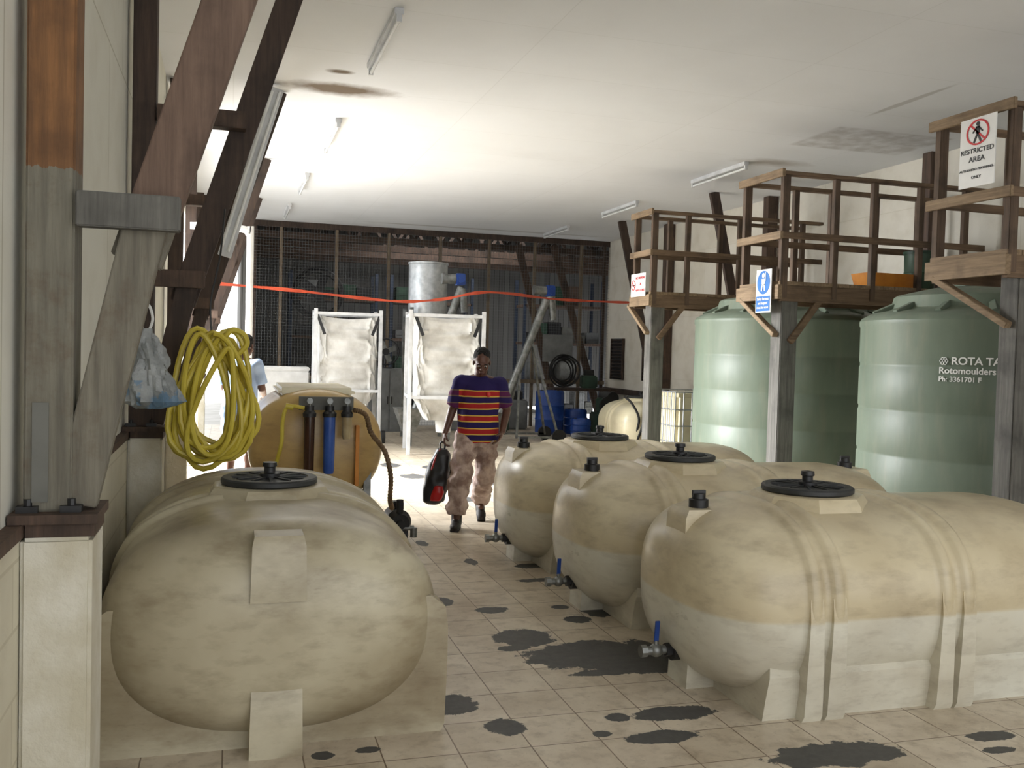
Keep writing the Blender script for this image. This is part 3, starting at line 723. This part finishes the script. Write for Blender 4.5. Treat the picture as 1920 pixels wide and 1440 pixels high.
# ------------------------------------------------------------ bulk bag stands
def bulkframe(label,loc,rz=0,W=1.14,D=1.0,Hh=2.26,wheels=False):
    t=thing('steel_stand',label,'bulk bag stand',loc,rz,'bulk bag stands')
    for sx in(-1,1):
        for sy in(-1,1):
            MB().bx(sx*W/2-.03,sx*W/2+.03,sy*D/2-.03,sy*D/2+.03,0,Hh,bev=.004).out('leg','whitesteel',t)
    for z in(Hh-.08,.9):
        for sy in(-1,1):MB().bx(-W/2,W/2,sy*D/2-.022,sy*D/2+.022,z-.025,z+.025).out('cross_rail','whitesteel',t)
        for sx in(-1,1):MB().bx(sx*W/2-.022,sx*W/2+.022,-D/2,D/2,z-.025,z+.025).out('cross_rail','whitesteel',t)
    for sx in(-1,1):MB().beam((sx*W/2,-D/2,.05),(sx*W/2,0,.88),.035,.035,bev=.002).out('diagonal_stay','steel',t)
    if wheels:
        for sx in(-1,1):MB().cyl((sx*W/2-.03+.08*sx,-D/2,.11),(sx*W/2+.03+.08*sx,-D/2,.11),.11,seg=24).out('wheel','rubber',t)
    return t
def bulkbag(label,loc,rz,seed=0):
    t=thing('bulk_bag',label,'bulk bag',loc,rz,'woven bulk bags')
    b=MB();R=[];nz=70
    for i in range(nz+1):
        u=i/nz;z=2.19-1.66*u
        w=.50*(1-.03*u) if u<.8 else .50*(.976-(u-.8)/.2*.35)
        r=[]
        for k in range(160):
            a=2*math.pi*k/160;c,sn=math.cos(a),math.sin(a);p=2/12.
            x=w*math.copysign(abs(c)**p,c);yy=w*.88*math.copysign(abs(sn)**p,sn)
            sag=0
            if u<.25:sag=.06*(1-u/.25)*(1-(min(1,abs(x)/.50))**2)
            q=Vector((x*3.4+seed+z*1.2,yy*3.5,z*1.0-x*1.4))
            rd=1-abs(noise.noise(q*2.0))*2.2
            rd2=1-abs(noise.noise(q*4.1+Vector((7,0,0))))*2.4
            d=.04*noise.noise(q)+.05*(rd**3 if rd>0 else 0)-.03+.02*(rd2**3 if rd2>0 else 0)+.006*noise.noise(Vector((x*14,yy*14+seed,z*6)))
            r.append((x+d*.3,yy-d*(1 if yy<0 else -1),z-sag))
        R.append(r)
    b.rings(R,caps=False).out('bag_body','bag',t,ang=60)
    for sx in(-1,1):
        for sy in(-1,1):
            MB().beam((sx*.53,sy*.49,2.20),(sx*.40,sy*.46-.07,1.86),.05,.012,bev=0).out('lifting_strap','black',t)
    MB().loft([(0,0,.32,.12,.12),(0,0,.5,.14,.14),(0,0,.62,.22,.2)],20).out('discharge_spout','bag',t)
    return t
bulkframe('white steel stand holding a hanging bulk bag',(3.32,15.0,0),-.12)
bulkbag('creased white woven bulk bag hanging in a stand',(3.34,15.0,0),-.12,3)
bulkframe('white wheeled steel stand holding a grubby bulk bag',(1.98,16.9,0),-.05,1.1,.95,2.3,True)
bulkbag('grubby white woven bulk bag in a wheeled stand',(1.98,16.9,0),-.05,9)
t=thing('steel_hopper','shiny cylindrical steel hopper raised on legs','hopper',(3.5,17.3,0))
MB().rev([(.12,1.55),(.35,2.15),(.36,2.2),(.36,3.2),(.375,3.21),(.375,3.24),(.0005,3.26)],seg=40).out('hopper_body','steel',t)
for sx in(-1,1):
    for sy in(-1,1):MB().bx(sx*.36-.03,sx*.36+.03,sy*.36-.03,sy*.36+.03,0,2.4).out('support_leg','zinc',t)
def motor(par,x,yy,z):
    MB().cyl((x-.16,yy,z),(x+.04,yy,z),.085,seg=24).cyl((x-.2,yy,z),(x-.16,yy,z),.095,seg=24).out('motor','zinc',par)
    MB().bx(x+.04,x+.2,yy-.09,yy+.09,z-.1,z+.1,bev=.015).cyl((x+.12,yy-.13,z),(x+.12,yy-.09,z),.06,seg=20).out('gearbox','blue',par)
a=thing('auger_conveyor','inclined steel auger with blue gearbox at the top','auger conveyor',(3.55,15.9,0))
MB().cyl((-.6,0,.35),(.25,0,2.72),.07,seg=20).out('auger_tube','zinc',a);motor(a,.1,0,2.86)
MB().cyl((.25,0,2.7),(.3,0,2.3),.08,.07).out('outlet_chute','zinc',a)
MB().rings([[(-.72,-.1,.25),(-.5,-.1,.25),(-.5,.1,.25),(-.72,.1,.25)],[(-.85,-.25,.65),(-.4,-.25,.65),(-.4,.25,.65),(-.85,.25,.65)]]).bx(-.66,-.56,-.05,.05,0,.3).out('inlet_hopper','zinc',a)
a=thing('auger_conveyor','long inclined steel auger on a braced wheeled frame','auger conveyor',(5.0,16.6,0))
MB().cyl((-.35,0,.25),(.58,0,2.62),.075,seg=20).out('auger_tube','zinc',a);motor(a,.52,0,2.78)
MB().cyl((.66,0,2.68),(.72,0,2.25),.08,.06).out('outlet_chute','zinc',a)
MB().rings([[(-.45,-.1,.2),(-.25,-.1,.2),(-.25,.1,.2),(-.45,.1,.2)],[(-.6,-.25,.55),(-.12,-.25,.55),(-.12,.25,.55),(-.6,.25,.55)]]).bx(-.4,-.3,-.05,.05,0,.25).out('inlet_hopper','zinc',a)
m=MB()
for sy in(-1,1):m.beam((.3,0,1.9),(.75,sy*.4,.1),.04,.04).beam((.1,0,1.4),(-.05,sy*.4,.1),.04,.04).beam((-.05,sy*.4,.12),(.75,sy*.4,.12),.04,.04)
m.out('stand_frame','zinc',a)
for sy in(-1,1):MB().cyl((.75,sy*.44,.13),(.75,sy*.38,.13),.13,seg=24).out('wheel','rubber',a)
P=spl([(-.35,13.3,2.46),(.9,13.8,2.43),(2.33,14.2,2.36),(3.1,14.3,2.42),(3.89,14.4,2.57),(5.6,16.0,2.60),(7.2,16.7,2.64),(7.55,16.75,2.66)],8)
m=MB();V=[]
for i,pp in enumerate(P):
    tw=.02+.006*math.sin(i*1.1);k=math.sin(i*.7)*.8
    V.append([(pp.x,pp.y+.001,pp.z-tw),(pp.x,pp.y-.001,pp.z-tw),(pp.x,pp.y-.001+k*.02,pp.z+tw),(pp.x,pp.y+.001+k*.02,pp.z+tw)])
tag(m.rings(V).out('barrier_tape','orange'),'orange plastic barrier tape strung across the hall','barrier tape')
def drum(label,loc,m='blue',h=.88,r=.29):
    t=thing('plastic_drum',label,'drum',loc,0,'blue plastic drums')
    MB().rev([(.0005,0),(r-.02,0),(r,.03),(r,h*.32),(r+.012,h*.34),(r,h*.36),(r,h*.64),(r+.012,h*.66),(r,h*.68),(r,h-.04),(r-.02,h),(r-.03,h-.02),(.0005,h-.02)],seg=36).out('drum_body',m,t)
    for s in(-1,1):MB().cyl((s*.17*r/.29,0,h-.02),(s*.17*r/.29,0,h+.01),.03,seg=14).out('bung','black',t)
    return t
drum('tall blue plastic drum standing near machinery',(6.28,18.3,0));drum('low blue plastic drum beside a taller one',(6.86,18.35,0),h=.5,r=.24);drum('small blue drum on the concrete near machinery',(6.7,17.6,0),h=.36,r=.2)
t=thing('ibc_tote','white plastic tote inside a galvanised tube cage','bulk container',(6.82,13.15,0))
MB().bx(-.5,.5,-.48,.48,.16,1.1,bev=.06).out('inner_tank','polyW',t)
m=MB()
for i in range(9):
    for sy in(-1,1):m.cyl((-.54+i*.135,sy*.52,.12),(-.54+i*.135,sy*.52,1.12),.009,seg=8)
    for sx in(-1,1):m.cyl((sx*.54,-.52+i*.13,.12),(sx*.54,-.52+i*.13,1.12),.009,seg=8)
for z in(.14,.38,.62,.86,1.12):
    for sy in(-1,1):m.cyl((-.54,sy*.52,z),(.54,sy*.52,z),.01,seg=8)
    for sx in(-1,1):m.cyl((sx*.54,-.52,z),(sx*.54,.52,z),.01,seg=8)
m.out('tube_cage','steel',t)
MB().bx(-.55,.55,-.53,.53,.09,.13).bx(-.55,-.4,-.53,.53,0,.1).bx(.4,.55,-.53,.53,0,.1).bx(-.08,.08,-.53,.53,0,.1).out('pallet_base','zinc',t)
t=thing('steel_cabinet','grey steel cabinet with two doors near the mesh','cabinet',(3.05,18.9,0))
MB().bx(-.4,.4,-.25,.25,0,1.25,bev=.01).out('cabinet_body','cabinet',t)
for s in(-1,1):
    d=MB().bx(s*.2-.19,s*.2+.19,-.268,-.25,.05,1.2,bev=.004).out('door','cabinet',t);MB().bx(s*.04-.01,s*.04+.01,-.29,-.268,.55,.7).out('handle','black',d)
t=thing('pedestal_fan','black round pedestal fan standing on the cabinet','fan',(3.0,18.9,1.25))
MB().tube([(.26*math.cos(i*math.pi/14),0,.33+.26*math.sin(i*math.pi/14)) for i in range(28)],.015,8,closed=True).cyl((0,0,.33),(0,.12,.33),.07).out('fan_cage','black',t)
MB().cyl((0,.05,0),(0,.05,.3),.02).cyl((0,.05,0),(0,.05,.02),.15).out('stand','black',t)
for k in range(4):MB().beam((0,.02,.33),(.22*math.cos(k*1.571+.4),.03,.33+.22*math.sin(k*1.571+.4)),.1,.01).out('blade','zinc',t)
t=thing('chest_freezer','white chest cabinet with lid near the open side','cabinet',(.98,18.2,0))
MB().bx(-.45,.45,-.3,.3,.04,1.18,bev=.02).bx(-.4,.4,-.26,.26,0,.05).out('cabinet_body','white',t);MB().bx(-.46,.46,-.31,.31,1.18,1.26,bev=.02).out('lid','white',t)
t=thing('workbench','steel workbench with dark timber top near the screen','workbench',(7.3,19.3,0))
MB().bx(-.7,.7,-.35,.35,.85,.9).out('bench_top','wdark',t)
for sx in(-.65,.65):
    for sy in(-.3,.3):MB().bx(sx-.03,sx+.03,sy-.03,sy+.03,0,.85).out('leg','zinc',t)
t=thing('machine_tool','dark green machine with wheel and motor','machine',(7.5,18.2,0))
MB().bx(-.3,.3,-.25,.25,0,.45,bev=.03).bx(-.2,.2,-.18,.18,.45,.75,bev=.03).out('machine_base','machgreen',t)
MB().cyl((0,-.3,.75),(0,.2,.75),.13,seg=24).cyl((-.1,-.3,.6),(-.1,-.34,.6),.2,seg=28).out('motor','rubber',t)
MB().tube([(.2+.14*math.cos(i*math.pi/10),-.3,.55+.14*math.sin(i*math.pi/10)) for i in range(20)],.015,8,closed=True).out('hand_wheel','zinc',t)
t=thing('black_hose_coil','coil of black hose standing on the workbench','hose',(6.9,19.35,1.27))
for k in range(6):MB().tube([((.20+.03*k)*math.cos(i*math.pi/14)+.03*math.sin(k*2.),-.035*k+.04*math.sin(i*math.pi/7+k),(.22+.025*k)*math.sin(i*math.pi/14)) for i in range(28)],.017,8,closed=True).out('hose_loop','rubber',t)
for k,(x,yy,w,hh,mm) in enumerate(((7.9,16.1,.4,.5,'machgreen'),(7.7,17.5,.45,.7,'cabinet'),(7.6,16.5,.3,.35,'blue'),(4.6,19.2,.6,.7,'cabinet'),(5.3,18.9,.5,.5,'machgreen'),(5.9,19.5,.5,.9,'cabinet'),(7.5,19.3,.35,.4,'machgreen'))):
    t=thing('machine_part','assorted workshop machine part stacked near the wall' if mm!='blue' else 'blue machine casing stacked near the wall','machine part',(x,yy,.9 if k==6 else 0),random.uniform(-.4,.4),'workshop machine parts')
    MB().bx(-w/2,w/2,-w/2,w/2,0,hh*.7,bev=.03).out('casing',mm,t);MB().cyl((-w*.3,0,hh*.75),(w*.3,0,hh*.75),w*.3,seg=20).out('rotor','rubber',t)
t=thing('notice_board','pale grey board fixed on the wire mesh screen','board',(7.0,19.97,1.75))
MB().bx(-.35,.35,-.01,.01,-.3,.3,bev=.003).out('panel','cabinet',t);MB().bx(-.35,.35,.01,.03,-.02,.02).out('batten','wtan',t)
for yy,z0,z1 in((19.45,1.1,2.0),(17.75,1.12,2.0)):
    t=thing('louvre_vent','dark louvred vent set in the cream wall','vent',(XR-.01,yy,(z0+z1)/2),0,'louvred wall vents')
    h2=(z1-z0)/2
    MB().bx(-.02,.0,-.32,.32,-h2,h2).out('backing','black',t)
    m=MB()
    for k in range(12):m.box((-.03,0,-h2+.04+k*(2*h2-.08)/11),(.05,.6,.008),Euler((0,.6,0)))
    m.bx(-.05,0,-.34,-.30,-h2,h2).bx(-.05,0,.30,.34,-h2,h2)
    m.out('louvre_slats','wdark',t)
# ------------------------------------------------------------ people
def hand(mb,w,dirv,side,palmn,curl=.9,sc=1.0):
    w=Vector(w);d=Vector(dirv).normalized();s=Vector(side);s=(s-d*s.dot(d)).normalized();n=Vector(palmn);n=(n-d*n.dot(d)-s*n.dot(s)).normalized()
    R=Matrix((s,n,d)).transposed().to_4x4()
    mb.ell(w+d*.045*sc,(.042*sc,.017*sc,.052*sc),R,14)
    L=[.068,.078,.073,.058]
    for i in range(4):
        off=(.030-.0195*i)*sc;p=w+d*.082*sc+s*off;dd=d.copy();r=.0098*sc
        for j,f in enumerate((.45,.32,.23)):
            ang=curl*(.45+.5*j);dd=(d*math.cos(ang)+n*math.sin(ang)).normalized()
            q=p+dd*L[i]*f*sc*1.05;mb.cap(p,r,q,r*.92);p=q;r*=.94
    p=w+d*.02*sc+s*.028*sc;q=p+(s*.7+d*.65+n*.35).normalized()*.042*sc;mb.cap(p,.0135*sc,q,.011*sc)
    q2=q+(s*.1+d*.8+n*.6).normalized()*.032*sc;mb.cap(q,.011*sc,q2,.009*sc)
def person(label,loc,rz,J,mats):
    t=thing('person',label,'person',loc,rz)
    b=MB()
    hx,hy,hz=J['head'];Rh=Matrix.Rotation(J.get('yaw',0),4,'Z')@Matrix.Rotation(J['tilt'],4,'X');O=Vector((hx,hy,hz))
    Hd=lambda p:O+(Rh@Vector(p))
    def E(p,r):b.ell(Hd(p),r,Rh,22)
    E((0,.015,.045),(.074,.093,.086));E((0,-.025,-.04),(.058,.066,.066));E((0,-.052,-.088),(.028,.028,.022));E((0,-.045,0),(.062,.05,.075))
    E((0,-.085,.028),(.046,.015,.011));b.cap(Hd((0,-.092,.012)),.009,Hd((0,-.112,-.020)),.015)
    E((.015,-.101,-.024),(.011,.011,.009));E((-.015,-.101,-.024),(.011,.011,.009))
    E((0,-.090,-.052),(.026,.013,.008));E((0,-.087,-.065),(.023,.013,.009));E((.04,-.067,-.015),(.02,.02,.02));E((-.04,-.067,-.015),(.02,.02,.02))
    for s in(-1,1):E((s*.077,.012,-.002),(.010,.020,.030))
    nb=J['neck'];b.cap(nb,.062,Hd((0,.03,-.05)),.053)
    ch,ab,pv=J['chest'],J['abd'],J['pelvis']
    b.ell(ch,(.165,.105,.18));b.ell(ab,(.145,.10,.16));b.ell(pv,(.155,.11,.11))
    b.cap(nb,.06,J['shR'],.055);b.cap(nb,.06,J['shL'],.055)
    for k in('R','L'):
        b.cap(J['sh'+k],.058,J['el'+k],.043);b.cap(J['el'+k],.043,J['wr'+k],.028)
        b.cap(J['hip'+k],.088,J['kn'+k],.056);b.cap(J['kn'+k],.056,J['an'+k],.038)
        b.ell(Vector(J['kn'+k]).lerp(Vector(J['an'+k]),.3)+Vector((0,.012,0)),(.054,.056,.1))
        b.cap(Vector(J['an'+k])+Vector((0,0,-.02)),.036,Vector(J['an'+k])+Vector(J['toe'+k])*.12+Vector((0,0,-.045)),.028)
        hd=J['hand'+k];hand(b,J['wr'+k],hd[0],hd[1],hd[2],hd[3])
    blob(b,'body',mats['skin'],t,.0062,2)
    h=MB();h.ell(Hd((0,.030,.064)),(.080,.093,.080),Rh,24);h.ell(Hd((0,.055,.02)),(.076,.07,.08),Rh,24)
    blob(h,'hair','hair',t,.006,2,.006,60)
    if J.get('face',True):
        for s in(-1,1):
            e=MB().ell(Hd((s*.030,-.0875,.006)),(.014,.008,.0075),Rh,12).out('eye','eyew',t)
            MB().ell(Hd((s*.030,-.0945,.003)),(.0078,.004,.0075),Rh,10).out('iris','signblack',e)
            MB().ell(Hd((s*.031,-.0985,.030)),(.019,.006,.0045),Rh,12).out('eyebrow','hair',t)
        MB().ell(Hd((0,-.1025,-.0585)),(.022,.004,.006),Rh,12).out('mouth','lip',t)
    s=MB();s.loft(J['shirt'],36)
    for k in('R','L'):
        a=Vector(J['sh'+k]);e=Vector(J['el'+k]);f=a.lerp(e,J.get('sleeve',.85))
        s.ell(a,(.083,.083,.08));s.cyl(a,f,.082,.078,24)
        s.cap((ch[0],ch[1],a.z-.02),.09,a,.076)
    blob(s,'shirt',mats['shirt'],t,.007,4,.014,11,.8)
    s=MB();s.loft(J['waist'],32)
    rt=J.get('legr',(.115,.095,.088))
    for k in('R','L'):
        hp,kn,an=Vector(J['hip'+k]),Vector(J['kn'+k]),Vector(J['an'+k])
        if J.get('shorts'):
            s.ell(hp,(.12,.12,.12));s.cyl(hp,hp.lerp(kn,.8),.12,.115,24)
        else:
            s.cap(hp,rt[0],kn,rt[1]);s.cap(kn,rt[1],kn.lerp(an,.9),rt[2],True,False)
    blob(s,'shorts' if J.get('shorts') else 'trousers',mats['legs'],t,.0075,3,.034,9,1.4)
    for k in('R','L'):
        an=Vector(J['an'+k]);d=Vector(J['toe'+k]);d.z=0;d.normalize()
        ang=math.atan2(d.y,d.x)+math.pi/2;pit=J.get('pit'+k,0)
        R=Matrix.Rotation(ang,4,'Z')@Matrix.Rotation(pit,4,'X')
        s=MB();base=an+Vector((0,0,-.09))
        T=lambda p:base+R@Vector(p)
        s.ell(T((0,-.11,.04)),(.048,.085,.038),R);s.ell(T((0,.03,.045)),(.040,.06,.045),R);s.ell(T((0,-.03,.05)),(.044,.09,.045),R)
        s.cap(T((0,.02,.05)),.05,T((0,.02,.13)),.052)
        s.box(T((0,-.06,.012)),(.082,.24,.024),R)
        blob(s,'boot','boot',t,.007,3)
    return t
J={'head':(.066,-.055,1.535),'tilt':math.radians(24),'yaw':.05,'neck':(.055,.02,1.385),'chest':(.055,.01,1.2),'abd':(.045,.01,1.0),'pelvis':(.035,.01,.87),
 'shR':(-.125,.02,1.335),'elR':(-.20,.05,1.08),'wrR':(-.262,-.02,.87),'shL':(.235,.02,1.335),'elL':(.315,.06,1.09),'wrL':(.275,-.10,.90),
 'hipR':(-.055,.01,.84),'knR':(-.11,-.20,.48),'anR':(-.135,-.22,.09),'hipL':(.125,.01,.84),'knL':(.12,.03,.46),'anL':(.09,.33,.18),
 'toeR':(-.1,-1,0),'toeL':(.1,-1,0),'pitL':.55,'pitR':-.0,
 'handR':((-.12,-.1,-1),(.1,-1,0),(1,0,0),1.25),'handL':((-.35,-.35,-1),(-.2,-1,0),(-1,.2,0),.8),
 'shirt':[(.04,.01,.79,.200,.140),(.045,.01,.86,.203,.142),(.045,.01,.98,.198,.140),(.05,.01,1.12,.195,.138),(.055,.01,1.25,.190,.135),(.055,.015,1.33,.165,.115),(.055,.02,1.385,.105,.085),(.055,.015,1.41,.078,.075)],
 'waist':[(.035,.01,.74,.17,.13),(.035,.01,.8,.18,.13),(.035,.01,.92,.17,.12)],'legr':(.12,.10,.092)}
P1=person('person in striped jersey and dusty trousers walking, holding backpack',(2.22,8.68,0),math.radians(-13.6),J,{'skin':'skin','shirt':'jersey','legs':'trous'})
MB().ell((.135,-.128,1.245),(.02,.008,.024)).out('chest_crest','signred',P1)
bp=thing('backpack','black backpack with red panels carried by its top loop','backpack',(2.22,8.68,0),math.radians(-13.6))
s=MB();s.loft([(-.36,-.04,.20,.055,.06),(-.355,-.04,.23,.10,.085),(-.34,-.04,.36,.115,.095),(-.315,-.04,.52,.11,.09),(-.29,-.04,.66,.085,.07),(-.28,-.04,.72,.045,.04)],32,p=2.8)
blob(s,'bag_body','black',bp,.008,4,.012,12)
s=MB();s.loft([(-.335,-.10,.24,.055,.05),(-.315,-.11,.32,.06,.05),(-.305,-.105,.38,.045,.04)],24,p=2.6)
blob(s,'front_pocket','red',bp,.008,4,.006,14)
MB().tube(spl([(-.40,-.1,.28),(-.39,-.11,.45),(-.35,-.105,.62),(-.30,-.07,.72)]),.010,8).out('red_piping','red',bp)
MB().tube(spl([(-.30,-.04,.70),(-.305,-.045,.765),(-.285,-.055,.785),(-.26,-.05,.765),(-.265,-.04,.70)]),.009,8).out('carry_loop','black',bp)
MB().tube(spl([(-.27,-.02,.70),(-.21,-.03,.6),(-.20,-.04,.45),(-.25,-.04,.3)]),.012,8).out('shoulder_strap','black',bp)
J2={'head':(-.03,-.05,1.62),'tilt':math.radians(20),'yaw':0,'neck':(-.01,.02,1.47),'chest':(0,.02,1.28),'abd':(0,.03,1.06),'pelvis':(0,.04,.92),
 'shR':(-.18,.02,1.42),'elR':(-.22,-.06,1.15),'wrR':(-.16,-.28,1.05),'shL':(.18,.02,1.42),'elL':(.23,-.05,1.15),'wrL':(.18,-.27,1.06),
 'hipR':(-.09,.04,.9),'knR':(-.11,0,.49),'anR':(-.11,.04,.10),'hipL':(.09,.04,.9),'knL':(.11,-.02,.49),'anL':(.12,.03,.10),
 'toeR':(-.1,-1,0),'toeL':(.1,-1,0),
 'handR':((.1,-1,-.2),(1,0,.2),(0,0,-1),.7),'handL':((-.1,-1,-.2),(-1,0,.2),(0,0,-1),.7),
 'shirt':[(0,.03,.84,.20,.145),(0,.03,.95,.20,.14),(0,.025,1.1,.195,.14),(0,.02,1.25,.20,.14),(0,.02,1.38,.19,.12),(0,.02,1.46,.11,.085),(0,.01,1.49,.078,.075)],
 'waist':[(0,.04,.80,.18,.13),(0,.04,.88,.19,.13),(0,.04,1.0,.175,.125)],'shorts':True,'sleeve':.8}
person('person in pale blue shirt and shorts, back turned, leaning',(.14,11.2,.0),math.radians(155),J2,{'skin':'skin','shirt':'shirtlb','legs':'shortlb'})
# ------------------------------------------------------------ light
W=bpy.data.worlds.new('World');SC.world=W;W.use_nodes=True
bg=W.node_tree.nodes['Background'];bg.inputs[0].default_value=(.97,.985,1,1);bg.inputs[1].default_value=2.1
def area(loc,target,sx,sy,p,col=(1,1,1),spread=180):
    l=bpy.data.lights.new('daylight','AREA');l.shape='RECTANGLE';l.size=sx;l.size_y=sy;l.energy=p;l.color=col;l.spread=math.radians(spread)
    o=bpy.data.objects.new('daylight',l);COL.objects.link(o);o.location=loc
    o.rotation_euler=(Vector(target)-Vector(loc)).to_track_quat('-Z','Y').to_euler();return o
# daylight entering through the open side bay: bounce from bright ground, and sky; the shed lamp is extra
area((-2.0,13.4,.3),(.3,11.2,4.2),2.2,4.0,150,(.99,.99,1),110)
area((-2.6,15.0,1.2),(3.5,13.0,2.2),2.4,6.0,170,(.98,.99,1),140)
area((-2.8,13.2,3.0),(1.4,11.2,0),2.4,5.5,1250,(.97,.985,1),85)
area((5.5,24,5.05),(5.5,25,0),4.0,4.0,190,(1,.985,.96),170)  # unseen lamp added below the shed roof to brighten the back wall
# ------------------------------------------------------------ camera
f=1780.;sr=.027
th=math.atan(532/1781.);ph=math.atan(60.7/1780)
fw=Vector((math.sin(th)*math.cos(ph),math.cos(th)*math.cos(ph),-math.sin(ph)))
up0=Vector((math.sin(th)*math.sin(ph),math.cos(th)*math.sin(ph),math.cos(ph)))
r0=Vector((math.cos(th),-math.sin(th),0))
rt=(r0+up0*sr).normalized();upv=(up0-r0*sr).normalized()
cm=bpy.data.cameras.new('Camera');cam=bpy.data.objects.new('Camera',cm);COL.objects.link(cam)
cm.sensor_width=36;cm.lens=f/1920*36;cm.clip_start=.05;cm.clip_end=200
mw=Matrix((rt,upv,-fw)).transposed().to_4x4();mw.translation=(0,0,1.65);cam.matrix_world=mw
SC.camera=cam
SC.view_settings.view_transform='Standard'
SC.view_settings.look='None'
SC.view_settings.exposure=.12
